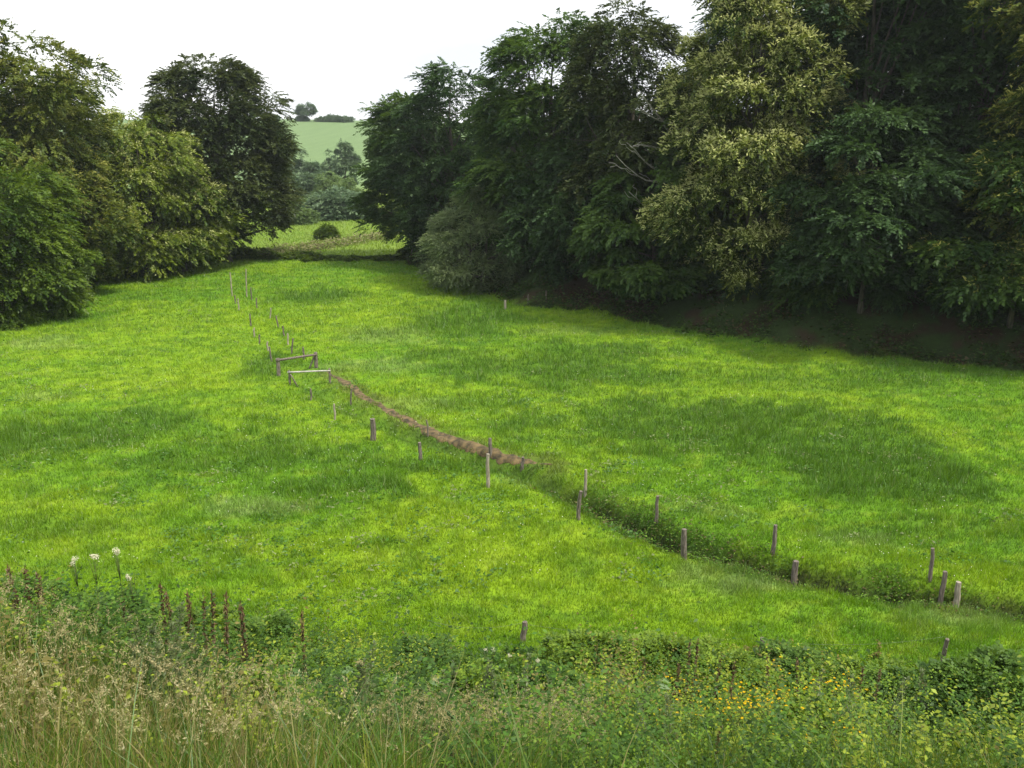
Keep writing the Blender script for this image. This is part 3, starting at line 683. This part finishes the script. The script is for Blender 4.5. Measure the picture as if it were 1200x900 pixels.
# slack wire along the near posts
for i, (a, b) in enumerate([((612, 730), (500, 727)), ((892, 748), (613, 731)), ((1108, 746), (892, 750))]):
    A = ground(a[0], 752 if i != 2 else 782); B = ground(b[0], 752 if i < 2 else 766)
    ya, yb = A.y, B.y; A = at_depth(a[0], a[1], ya); B = at_depth(b[0], b[1], yb)
    q = np.linspace(0, 1, 14)[:, None]; p = A*(1-q)+B*q-np.array((0, 0, .18))*4*q*(1-q)
    mb = MB(); mb.tube(p-A, .0022, 4)
    o = obj('fence_wire', mb.mesh('fence_wire'), M_wire, loc=Vector(A))
    tag(o, ['slack wire running left from the dark notched post', 'slack wire between the dark notched post and the post in the brambles', 'slack wire from the post in the brambles to the leaning stake'][i], 'wire')

# ------------------------------------------------------------------ near bank vegetation
def bankpts(n, y0, y1, x0=-1, x1=1):
    y = y0+(y1-y0)*rng.random(n); xw = y*.66+1.5
    x = (x0+(x1-x0)*rng.random(n))*xw
    return x, y
def screen(x, y, z):
    X_ = x; Yf = y*cp-(z-CAM_Z)*sp; Zu = y*sp+(z-CAM_Z)*cp
    return 600+FPX*X_/Yf, 450-FPX*Zu/Yf
def lim(x, y, h):
    """keep the tallest growth where the bank carries it: highest on the left, low in the middle and right"""
    u, v0 = screen(x, y, H(x, y))
    lim_v = np.interp(u, [-100, 0, 60, 150, 300, 420, 520, 650, 760, 900, 1100, 1300], [665, 668, 690, 700, 712, 730, 762, 768, 755, 770, 790, 800])
    lim_v = lim_v+18*(rng.random(len(x))-.3)+60*(fbm(x*.8, y*.5+3, 3)-.52)
    for _ in range(6):
        u, v = screen(x, y, H(x, y)+h); h = np.where(v < lim_v, h*.8, h)
    return h
# tall grass
n = 90000
x, y = bankpts(n, 3.2, 21.5); zz = H(x, y)
left = sstep(1.5, -4, x/(y*.12+.5))
dens = fbm(x*.5+7, y*.5, 3)
k = rng.random(n) < np.where(x < -.12*y, .45+.5*dens, .05+.30*sstep(.5, .62, dens)+.35*(np.abs(x/y) < .06)*(y < 9))
k &= rng.random(n) < np.clip(12/y, .35, 1)
x, y, zz, left = x[k], y[k], zz[k], left[k]; n = len(x)
h = lim(x, y, .35+.65*rng.random(n))
cg = np.array([(.10, .17, .02), (.17, .20, .03), (.23, .22, .06), (.31, .27, .11), (.07, .14, .018)])
straw = fbm(x*.4, y*.4, 3)
ix = np.where(rng.random(n) < .12+.6*left*straw*1.2*sstep(11, 6, y), rng.integers(1, 4, n), rng.integers(0, 2, n)*4)
cc = cg[ix]*(.7+.6*rng.random(n))[:, None]
V, F, cc = blades(x, y, zz, h, .006+.006*rng.random(n)+.0004*y, cc, lean=.75, seg=4)
g = obj('tall_grass', mesh('tall_grass', V, F, cols={'col': cc}), M_grass)
tag(g, 'tall uncut straw and green grass on the near bank in the foreground', 'grass', kind='stuff')

# nodding seed heads: fine plumes on stalks
n = 1500
x, y = bankpts(n, 4.0, 12, -1, -.1); k = (fbm(x*.6, y*.6, 3) > .5) | (rng.random(n) < .12); x, y = x[k], y[k]
xa, ya = bankpts(600, 6.5, 10.5, -.2, .12); x = np.concatenate([x, xa]); y = np.concatenate([y, ya]); n = len(x)
zz = H(x, y); h = lim(x, y, .65+.5*rng.random(n))
la = rng.random(n)*6.28; ll = h*.28
Vs, Fs, cs_ = blades(x, y, zz, h, .0045+.0004*y, np.tile((.30, .25, .12), (n, 1))*(.7+.5*rng.random(n))[:, None], lean=.35, seg=4)
top = Vs.reshape(n, 10, 3)[:, 8]
kk = 34; si = np.repeat(np.arange(n), kk); f = np.tile(np.arange(kk)/(kk-1), n)
dirs = unit(np.stack([np.cos(la), np.sin(la), .7+0*la], -1))
P = top[si]+dirs[si]*((f-.4)*.16)[:, None]+rng.normal(size=(n*kk, 3))*.008
D = dirs[si]*1.2+rng.normal(size=P.shape)*.6
Lf = .020*(.6+.8*rng.random(n*kk)); tcol = np.array([(.40, .35, .17), (.32, .29, .13), (.36, .34, .14)])[rng.integers(0, 3, n)][si]*(.8+.4*rng.random(n*kk))[:, None]
V2, F2, _ = leaves(P, D, rng.normal(size=P.shape), Lf, Lf*.35, np.zeros(n*kk))
V = np.vstack([Vs, V2]); F = np.vstack([Fs, F2+len(Vs)]); cc = np.vstack([cs_, np.repeat(tcol, 4, axis=0)])
g = obj('seed_grass', mesh('seed_grass', V, F, cols={'col': cc}), M_grass)
tag(g, 'pale buff feathery seed heads nodding over the near bank', 'grass', kind='stuff')

# brambles, nettles and other leafy cover
n = 26000
x, y = bankpts(n, 5.4, 20.5)
dens = fbm(x*.6+70, y*.6+3, 3)
k = rng.random(n) < np.clip((dens-.30)*3, .15, 1)*np.where(x < -.25*y, np.where(y > 7.5, 1, .2), 1)
x, y, dens = x[k], y[k], dens[k]; n = len(x); zz = H(x, y)
hh = lim(x, y, (.25+.55*rng.random(n))*(.4+3.0*np.clip(fbm(x*.9, y*.9+31, 3)-.35, 0, 1)/.5))
kl = 26; si = np.repeat(np.arange(n), kl); f = np.tile((np.arange(kl)+.5)/kl, n)
az = rng.random(n)*6.28; ln = .35+.5*rng.random(n)
P = np.stack([x[si]+np.cos(az[si])*ln[si]*hh[si]*f**1.5, y[si]+np.sin(az[si])*ln[si]*hh[si]*f**1.5, zz[si]+hh[si]*(.15+.85*f)], -1)
la = rng.random(n*kl)*6.28
D = np.stack([np.cos(la), np.sin(la), .25*rng.normal(size=n*kl)-.1], -1)
base = np.array([(.090, .175, .018), (.060, .135, .018), (.16, .25, .020), (.24, .30, .030), (.045, .095, .016), (.17, .15, .04), (.11, .18, .05)])
sp_ = fbm(x*.75+11, y*.75, 3)+.055*rng.normal(size=n); pr = np.digitize(sp_, [.34, .42, .49, .55, .61, .74]); pr = np.array([4, 1, 0, 2, 6, 3, 5])[pr]; big = np.array([1, 1.1, .75, 1.15, 1.3, 1.2, .6])[pr]
Lf = (.026+.034*rng.random(n*kl))*big[si]*(.75+y[si]*.035)
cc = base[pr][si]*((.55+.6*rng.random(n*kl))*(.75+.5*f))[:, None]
V, F, _ = leaves(P, D, np.array((0, -.25, 1.))+rng.normal(size=P.shape)*.45, Lf, Lf*.55, np.zeros(n*kl))
g = obj('bank_undergrowth', mesh('bank_undergrowth', V, F, cols={'col': np.repeat(cc, 4, axis=0)}), M_weed)
tag(g, 'tangled brambles, nettles and leafy weeds covering the near bank', 'undergrowth', kind='stuff')

# leafy growth along the ditch, on the wooded bank and along the second field's track
def cover(name, label, x, y, hgt, lf, cols, kl=7, spread=.25):
    n = len(x); zz = H(x, y); si = np.repeat(np.arange(n), kl); f = rng.random(n*kl)
    P = np.stack([x[si]+rng.normal(size=n*kl)*spread, y[si]+rng.normal(size=n*kl)*spread, 0*f], -1)
    P[:, 2] = H(P[:, 0], P[:, 1])+hgt[si]*f
    la = rng.random(n*kl)*6.28; D = np.stack([np.cos(la), np.sin(la), .3*rng.normal(size=n*kl)], -1)
    Lf = lf*(.6+.8*rng.random(n*kl)); cols = np.array(cols); cc = cols[rng.integers(0, len(cols), n)][si]*(.7+.6*rng.random(n*kl))[:, None]
    V, F, _ = leaves(P, D, np.array((0, -.1, 1.))+rng.normal(size=P.shape)*.5, Lf, Lf*.5, np.zeros(n*kl))
    o = obj(name, mesh(name, V, F, cols={'col': np.repeat(cc, 4, axis=0)}), M_weed); return tag(o, label, 'undergrowth', kind='stuff')
def along(P, n, sd, a=0, b=None):
    b = len(P)-1 if b is None else b; t = a+(b-a)*rng.random(n); i = np.minimum(t.astype(int), len(P)-2); f = (t-i)[:, None]
    q = P[i]*(1-f)+P[i+1]*f; return q[:, 0]+rng.normal(size=n)*sd, q[:, 1]+rng.normal(size=n)*sd
x, y = along(DITCH, 2600, .38, 0, 7.3); k = fbm(x*.9, y*.9, 3) > .44; x, y = x[k], y[k]
cover('ditch_plants', 'dark leafy water plants choking the ditch between the posts', x, y, (.08+.30*rng.random(len(x))), .085, [(.05, .12, .015), (.09, .18, .02), (.13, .24, .02), (.07, .11, .02), (.12, .10, .04)])
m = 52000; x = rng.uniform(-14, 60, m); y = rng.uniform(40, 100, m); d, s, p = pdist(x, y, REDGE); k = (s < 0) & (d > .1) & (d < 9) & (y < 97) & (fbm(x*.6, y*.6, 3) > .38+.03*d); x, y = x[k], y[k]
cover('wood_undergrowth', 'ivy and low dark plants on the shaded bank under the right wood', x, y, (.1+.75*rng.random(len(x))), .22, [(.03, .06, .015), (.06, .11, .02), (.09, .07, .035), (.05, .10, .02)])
m = 9000; x = rng.uniform(-60, -30, m); y = rng.uniform(56, 104, m); d, s, p = pdist(x, y, LEDGE); k = (s < 0) & (d > .2) & (d < 4); x, y = x[k], y[k]
cover('wood_edge_plants', 'dark low growth at the foot of the left trees', x, y, .1+.7*rng.random(len(x)), .2, [(.03, .06, .015), (.05, .10, .02), (.07, .12, .02)])
m = 2600; x, y = fan(m, 22, 90, 1.3); dd, ss, pp = pdist(x, y, REDGE); k = (fbm(x*.22+60, y*.22, 3) > .50) & ((ss > 0) | (dd > 99)) ; x, y = x[k], y[k]
dd, ss, pp = pdist(x, y, LEDGE); k = (ss > 0); x, y = x[k], y[k]
cover('meadow_weeds', 'darker low weeds and thistles speckling the meadow', x, y, .08+.22*rng.random(len(x)), .13, [(.06, .15, .015), (.08, .18, .03), (.10, .19, .05), (.20, .24, .10)], kl=14, spread=.22)
tr = np.array([flat(300, 302), flat(350, 294), flat(400, 286), flat(460, 276)])
x, y = along(tr, 1600, 1.0)
cover('track_scrub', 'brownish dry grasses and scrub along the track in the second field', x, y, .2+.7*rng.random(len(x)), .3, [(.24, .23, .11), (.28, .27, .13), (.15, .22, .04), (.18, .25, .05)])
x = rng.uniform(-60, 10, 26000); y = rng.uniform(100.5, 145, 26000)
c_, _, _, _ = meadow(x, y)
V, F, cc = blades(x, y, H(x, y), .2+.25*rng.random(26000), .10+0*x, c_*(.8+.5*rng.random(26000))[:, None], lean=.8)
tag(obj('far_field_grass', mesh('far_field_grass', V, F, cols={'col': cc}), M_grass), 'pale green grass of the second field beyond the hedge', 'grass', kind='stuff')

# tiny white flowers in the meadow
m = 2600; x, y = fan(m, 24, 60, 1.2); k = (fbm(x*.3+80, y*.3, 3) > .56) | (blob(x, y, [ell(830, 600, 60, 12)+(1,), ell(990, 640, 90, 14)+(1,), ell(150, 650, 160, 14)+(1,), ell(300, 600, 80, 14)+(1,)]) > .4); x, y = x[k], y[k]; m = len(x)
P = np.stack([x, y, H(x, y)+.16+.1*rng.random(m)], -1); sz = .022+.0003*y
la = rng.random(m)*6.28
V, F, _ = leaves(P, np.stack([np.cos(la), np.sin(la), 0*la], -1), np.array((0, -.4, 1.))+rng.normal(size=P.shape)*.2, sz, sz, np.zeros(m))
M_white = noise_mat('white_petals', (.62, .62, .52), (.8, .8, .72), 3, bump=0)
tag(obj('clover_flowers', mesh('clover_flowers', V, F), M_white), 'tiny white clover flowers dotted through the meadow grass', 'flowers', kind='stuff')

# ---------------------------------------------------- individual foreground plants
M_stem = noise_mat('green_stem', (.06, .09, .02), (.12, .15, .04), 6, bump=0)
M_dock = leaf_mat('dock_seed', (.10, .065, .035), (.25, .17, .09), .2, .02)
M_umb = leaf_mat('cream_blossom', (.62, .60, .42), (.80, .78, .62), .2, 0)
M_ylw = leaf_mat('yellow_petals', (.62, .38, .01), (.78, .56, .02), .2, 0)
M_fern = leaf_mat('fern_fronds', (.07, .16, .016), (.14, .25, .03), .35, .04)
M_mug = leaf_mat('mugwort_leaves', (.09, .13, .04), (.19, .23, .09), .3, .03)
def stem(h, r0, bend, seed, k=5):
    r = np.random.default_rng(seed); mb = MB(); q = np.linspace(0, 1, 7); a = r.random()*6.28
    p = np.stack([np.cos(a)*bend*q**2, np.sin(a)*bend*q**2, -.05+(h+.05)*q], -1); mb.tube(p, np.linspace(r0, r0*.5, 7), k); return mb, p
def lf(P, D, L_, W_, seed=0, up=(0, 0, 1.)):
    r = np.random.default_rng(seed); n = len(P)
    return leaves(P, D, np.array(up)+r.normal(size=(n, 3))*.35, L_, W_, r.random(n))
def dock(seed):
    r = np.random.default_rng(seed); root = thing('dock_plant', 'x', 'plant', (0, 0, 0))
    mb, p = stem(.95, .007, .12, seed); obj('stem', mb.mesh('stem'), M_stem, root)
    n = 240; t = .5+.5*r.random(n); P = np.stack([np.interp(t, np.linspace(0, 1, 7), p[:, j]) for j in range(3)], -1)
    V, F, T_ = lf(P+r.normal(size=P.shape)*.012, r.normal(size=P.shape)+np.array((0, 0, .6)), .045*(.6+r.random(n)), .02+0*t, seed)
    obj('seed_spike', mesh('seed_spike', V, F, attrs={'tint': T_}), M_dock, root)
    n = 14; t = .45*r.random(n); P = np.stack([np.interp(t, np.linspace(0, 1, 7), p[:, j]) for j in range(3)], -1); a = r.random(n)*6.28
    V, F, T_ = lf(P, np.stack([np.cos(a), np.sin(a), .5+0*a], -1), .22*(.6+.6*r.random(n)), .05+0*t, seed+1)
    obj('leaves', mesh('leaves', V, F, attrs={'tint': T_}), M_fresh, root); return root
def mugwort(seed):
    r = np.random.default_rng(seed); root = thing('mugwort_plant', 'x', 'plant', (0, 0, 0))
    mb, p = stem(1.15, .006, .15, seed); obj('stem', mb.mesh('stem'), M_stem, root)
    n = 260; t = .15+.85*r.random(n); P = np.stack([np.interp(t, np.linspace(0, 1, 7), p[:, j]) for j in range(3)], -1); a = r.random(n)*6.28
    D = np.stack([np.cos(a), np.sin(a), .6+0*a], -1); P = P+D*(.13*(1.05-t)*r.random(n))[:, None]
    V, F, T_ = lf(P, D, .07*(.6+.7*r.random(n))*(1.25-t*.7), .022+0*t, seed)
    obj('leaves', mesh('leaves', V, F, attrs={'tint': T_}), M_mug, root); return root
def meadowsweet(seed, h=1.1):
    r = np.random.default_rng(seed); root = thing('meadowsweet_plant', 'x', 'flower', (0, 0, 0))
    mb, p = stem(h, .006, .08, seed); top = p[-1]
    for i in range(6):
        e = top+np.array((r.normal()*.06, r.normal()*.05, .02+.07*r.random())); mb.tube(np.stack([p[-2], e]), .003, 4)
    obj('stem', mb.mesh('stem'), M_stem, root)
    n = 200; c = r.integers(0, 7, n); cen = top+np.stack([r.normal(size=7)*.018, r.normal(size=7)*.018, .02+.07*r.random(7)], -1)
    P = cen[c]+r.normal(size=(n, 3))*.012; V, F, T_ = lf(P, r.normal(size=P.shape), .014+0*P[:, 0], .012+0*P[:, 0], seed)
    obj('flower_head', mesh('flower_head', V, F, attrs={'tint': T_}), M_umb, root)
    n = 24; t = .1+.7*r.random(n); P = np.stack([np.interp(t, np.linspace(0, 1, 7), p[:, j]) for j in range(3)], -1); a = r.random(n)*6.28
    V, F, T_ = lf(P, np.stack([np.cos(a), np.sin(a), .4+0*a], -1), .11+0*a, .045+0*a, seed)
    obj('leaves', mesh('leaves', V, F, attrs={'tint': T_}), M_fresh, root); return root
def ragwort(seed):
    r = np.random.default_rng(seed); root = thing('ragwort_plant', 'x', 'flower', (0, 0, 0))
    mb, p = stem(.6, .006, .06, seed); top = p[-1]; cen = []
    for i in range(11):
        e = top+np.array((r.normal()*.11, r.normal()*.11, .02+.09*r.random())); cen.append(e); mb.tube(np.stack([p[4], e]), .0025, 4)
    obj('stem', mb.mesh('stem'), M_stem, root); cen = np.array(cen)
    for e in cen:
        k = 9; P = np.repeat(e[None], k, axis=0); a = np.arange(k)*6.283/k
        V, F, T_ = lf(P, np.stack([np.cos(a), np.sin(a)-.2, .25+0*a], -1), .021+0*a, .012+0*a, seed, up=(0, -.5, 1))
        obj('flower', mesh('flower', V, F, attrs={'tint': T_}), M_ylw, root)
    n = 60; t = .9*r.random(n); P = np.stack([np.interp(t, np.linspace(0, 1, 7), p[:, j]) for j in range(3)], -1); a = r.random(n)*6.28
    V, F, T_ = lf(P, np.stack([np.cos(a), np.sin(a), .5+0*a], -1), .10*(.6+.6*r.random(n)), .03+0*a, seed)
    obj('leaves', mesh('leaves', V, F, attrs={'tint': T_}), M_fresh, root); return root
def fern(seed):
    r = np.random.default_rng(seed); root = thing('bracken_fern', 'x', 'fern', (0, 0, 0))
    for i in range(9):
        a = i*6.283/9+r.normal()*.25; Lr = .75+.35*r.random(); q = np.linspace(0, 1, 26)
        px = Lr*.75*q; pz = Lr*(.85*q-.62*q**2.3); P = np.stack([np.cos(a)*px, np.sin(a)*px, pz], -1)
        sd = np.array((-math.sin(a), math.cos(a), 0)); tt = unit(np.gradient(P, axis=0)); Vv = [P[:-1]]; Dd = [tt[:-1]]; Ll = [np.full(25, Lr/22)]
        for s in (-1, 1):
            Vv.append(P[2:]); t = np.gradient(P, axis=0)[2:]; Dd.append(unit(t)*.45+sd*s-np.array((0, 0, .15))); Ll.append(.24*np.sin(np.pi*(.12+.88*q[2:]))**.8*(1.05-q[2:]*.4))
        V, F, T_ = lf(np.vstack(Vv), np.vstack(Dd), np.concatenate(Ll), np.concatenate(Ll)*.22+.012, seed+i)
        V3 = V; obj('frond', mesh('frond', V3, F, attrs={'tint': T_}), M_fern, root)
    return root
def crest(make, seeds, spots, label, group, hgt, wide=1.0):
    """plants standing on the bank at a distance y, as tall as the photograph shows them"""
    protos = []
    for i, (u, vt, y) in enumerate(spots):
        t = at_depth(u, vt, y); z0 = float(H(t[0], t[1])); k = float(np.clip((t[2]-z0)/hgt, .5, 2.3)); w = wide*min(k, 1.3)
        if i < len(seeds):
            p = make(seeds[i]); p['label'] = label; p['group'] = group; protos.append(p); p.location = (t[0], t[1], z0); p.scale = (w, w, k); p.rotation_euler[2] = rng.random()*6.28
        else: dup(protos[i % len(protos)], (t[0], t[1], z0), rng.random()*6.28, label, group, (w, w, k))
def scatter(make, seeds, spots, label, group, hv=(.8, 1.25)):
    protos = []
    for i, (u, v) in enumerate(spots):
        g = ground(u, v)
        s = hv[0]+(hv[1]-hv[0])*rng.random()
        if i < len(seeds):
            p = make(seeds[i]); p['label'] = label; p['group'] = group; p.location = g; p.scale = (s,)*3; p.rotation_euler[2] = rng.random()*6.28; protos.append(p)
        else: dup(protos[i % len(protos)], g, rng.random()*6.28, label, group, s)
crest(dock, [1, 2, 3], [(12, 664, 9), (24, 658, 9.2), (33, 668, 9), (44, 676, 9.4), (52, 690, 9.5), (20, 690, 8.6), (187, 676, 10.5), (201, 686, 10.5), (212, 692, 10.8), (220, 700, 10.8), (231, 690, 11), (240, 688, 11), (256, 692, 11),
        (285, 698, 11.5), (276, 706, 11.4), (350, 700, 12.5), (266, 800, 8), (816, 742, 14.8), (808, 752, 14.6), (840, 762, 14.5), (858, 770, 14), (905, 768, 14.2), (940, 772, 14.5), (1012, 775, 14.5), (1030, 785, 14), (840, 850, 9), (790, 775, 13.5), (660, 790, 12), (750, 770, 14), (150, 700, 10)],
        'rusty brown dock seed spike rising from the near bank', 'dock spikes on the near bank', 1.0, .6)
crest(mugwort, [11, 12, 13], [(168, 715, 8.6), (180, 722, 8.4), (193, 712, 8.8), (160, 740, 8.2), (205, 735, 8.6), (216, 752, 8.2), (228, 742, 8.8), (175, 760, 7.8), (410, 770, 9.5), (425, 762, 9.8), (440, 775, 9.5), (398, 782, 9.2),
        (500, 790, 9.5), (515, 780, 9.8), (530, 795, 9.4), (560, 770, 11), (590, 780, 11), (612, 775, 11.5), (655, 800, 10), (675, 810, 9.6), (745, 805, 10.5), (760, 815, 10), (790, 820, 9.6), (1000, 800, 11), (1050, 795, 11.5), (1085, 790, 12), (955, 790, 11.5)],
        'grey-green leafy weed stalk standing above the undergrowth of the near bank', 'grey-green weed stalks', 1.15)
crest(fern, [31, 32], [(345, 722, 12), (368, 716, 12.4), (392, 714, 12.8), (418, 716, 13), (440, 724, 13.2), (462, 738, 13.4), (380, 738, 11.8), (410, 742, 12), (435, 748, 12), (318, 728, 11.6), (700, 770, 14), (730, 764, 14.4), (665, 776, 13.6),
        (1135, 776, 14.5), (1160, 786, 13.5), (1190, 780, 13), (1110, 800, 13), (760, 775, 13.6)],
        'arching green bracken fern on the near bank', 'bracken ferns on the near bank', .75, 1.1)
scatter(ragwort, [21, 22, 23], [(int(870+100*a), int(850+42*b)) for a, b in zip(np.random.default_rng(8).normal(size=38)*.55+.35, np.random.default_rng(9).normal(size=38)*.5+.45)],
        'yellow-flowered ragwort in the patch at the lower right', 'yellow flowers at the lower right', (1.0, 1.45))
for i, (u, vtop, lb, yy) in enumerate([(90, 655, 'leftmost cream flower head above the left of the near bank', 9.0), (105, 652, 'large cream flower head, centre of the trio at the left', 9.0),
        (138, 643, 'tallest cream flower head, right of the trio at the left', 9.2), (157, 672, 'single small cream flower below the trio at the left', 9.6),
        (566, 764, 'leftmost of the cream flowers by the notched post', 15.5), (581, 760, 'middle one of the cream flowers by the notched post', 15.8), (594, 766, 'lower right one of the cream flowers by the notched post', 15.5),
        (630, 772, 'separate cream flower right below the notched post', 15.3)]):
    top = at_depth(u, vtop, yy); z0 = float(H(top[0], top[1])); hh = min(max(top[2]-z0, .4), 2.2)
    m_ = meadowsweet(40+i, hh-.06); m_['label'] = lb; m_['group'] = 'cream flowers on the near bank'; m_.location = (top[0], top[1], z0); m_.scale = (.8, .8, 1)
    print('sweet', u, round(hh, 2))

# bramble mounds: domes of leaves with dark gaps
M_bram = leaf_mat('bramble_leaves', (.040, .095, .012), (.190, .290, .030), .3, .012)
M_brad = leaf_mat('nettle_leaves', (.036, .090, .014), (.125, .215, .032), .3, .012)
M_cane = noise_mat('bramble_cane', (.07, .06, .03), (.16, .12, .05), 6, bump=0)
bp = []
def bramble(u, vb, vt, wpx, mat, label, seed):
    g = ground(u, vb); dist = math.sqrt(g.x**2+g.y**2+(g.z-13)**2); w = wpx/1050*dist/2; hh = max(.45, (vb-vt)/1050*dist*1.1)
    r = np.random.default_rng(seed)
    me, _, Cx, cs = crown_mesh('foliage', r, hh, [(.02, w*.8), (.35, w), (.65, w*.9), (.88, w*.55), (1, w*.15)], nclump=int(30+w*22), csize=.17, nspray=int(500+900*w*hh), kleaf=7,
        lsize=.085, lw=.62, spray=.20, solid=.5, droop=.2, lobe_amp=.3, flat_=.7)
    root = thing('bramble_bush', label, 'bush', g, 0, 'brambles and nettles on the near bank')
    obj('foliage', me, mat, root)
    mb = MB()
    for i in range(12):
        c = Cx[r.integers(len(Cx))]; q = np.linspace(0, 1, 6)[:, None]; e = np.array((r.normal()*.1, r.normal()*.1, -.05))
        mb.tube(e*(1-q)**2+2*np.array((c[0]*.5, c[1]*.5, c[2]*1.2))*q*(1-q)+c*q**2, np.linspace(.008, .004, 6), 4, cap=False)
    obj('canes', mb.mesh('canes'), M_cane, root)
for i, (u, vb, vt, w, m_, lb) in enumerate([
 (30, 770, 700, 110, M_brad, 'dark nettle clump at the far left end of the near bank'), (125, 775, 712, 90, M_brad, 'dark leafy mound below the cream flowers at the left'),
 (225, 790, 722, 100, M_bram, 'bramble mound behind the brown dock spikes at the left'), (310, 800, 735, 90, M_brad, 'nettle mound between the dock spikes and the ferns'),
 (380, 835, 770, 90, M_bram, 'yellow-green bramble mound below the fern mass'),
 (500, 815, 765, 90, M_brad, 'low leafy mound left of the cream flowers by the notched post'), (545, 850, 800, 80, M_bram, 'low bramble mound below the cream flowers by the notched post'),
 (690, 820, 762, 110, M_bram, 'largest bramble mound, right of the notched post'), (775, 822, 765, 100, M_bram, 'bright bramble mound directly right of the largest mound'),
 (850, 835, 778, 90, M_bram, 'bramble mound above the yellow flowers'), (640, 850, 795, 70, M_brad, 'dark hollow-sided mound left below the largest bramble mound'),
 (935, 825, 780, 90, M_brad, 'low nettle mound right of the bramble mounds'), (1010, 835, 790, 90, M_bram, 'low bramble mound left of the leaning stake'),
 (1080, 850, 800, 90, M_brad, 'dark mound below the leaning stake'), (1165, 880, 800, 120, M_brad, 'dark leafy mound in the lower right corner'),
 (740, 875, 825, 90, M_brad, 'grey-green mound left of the yellow flowers'), (300, 870, 820, 80, M_bram, 'small yellow-green mound among the straw grass'),
 (970, 890, 850, 90, M_bram, 'small mound right below the yellow flowers'), (450, 880, 830, 90, M_bram, 'mound behind the straw grass at bottom centre')]):
    bramble(u, vb, vt, w, m_, lb, 200+i)

# ------------------------------------------------------------------ haze
hm, t = newmat('haze_air')
pv = t.nodes.new('ShaderNodeVolumePrincipled'); pv.inputs['Color'].default_value = (.86, .93, 1, 1); pv.inputs['Density'].default_value = .0002; pv.inputs['Anisotropy'].default_value = .2
t.links.new(pv.outputs[0], t.nodes.new('ShaderNodeOutputMaterial').inputs['Volume'])
x0, x1, y0, y1, z0, z1 = xs[0]-5, xs[-1]+5, ys[0]-5, ys[-1]+5, float(V.min()*0-4), 42
vv = np.array([(a, b, c) for c in (z0, z1) for b in (y0, y1) for a in (x0, x1)], float)
ff = np.array([(0, 2, 3, 1), (4, 5, 7, 6), (0, 1, 5, 4), (2, 6, 7, 3), (0, 4, 6, 2), (1, 3, 7, 5)])
hz = obj('haze', mesh('haze', vv, ff), hm, kind='stuff')
hz['label'] = 'thin pale haze in the valley air'; hz['category'] = 'haze'
print('polys', sum(len(o.data.polygons) for o in C.objects if o.type == 'MESH'))
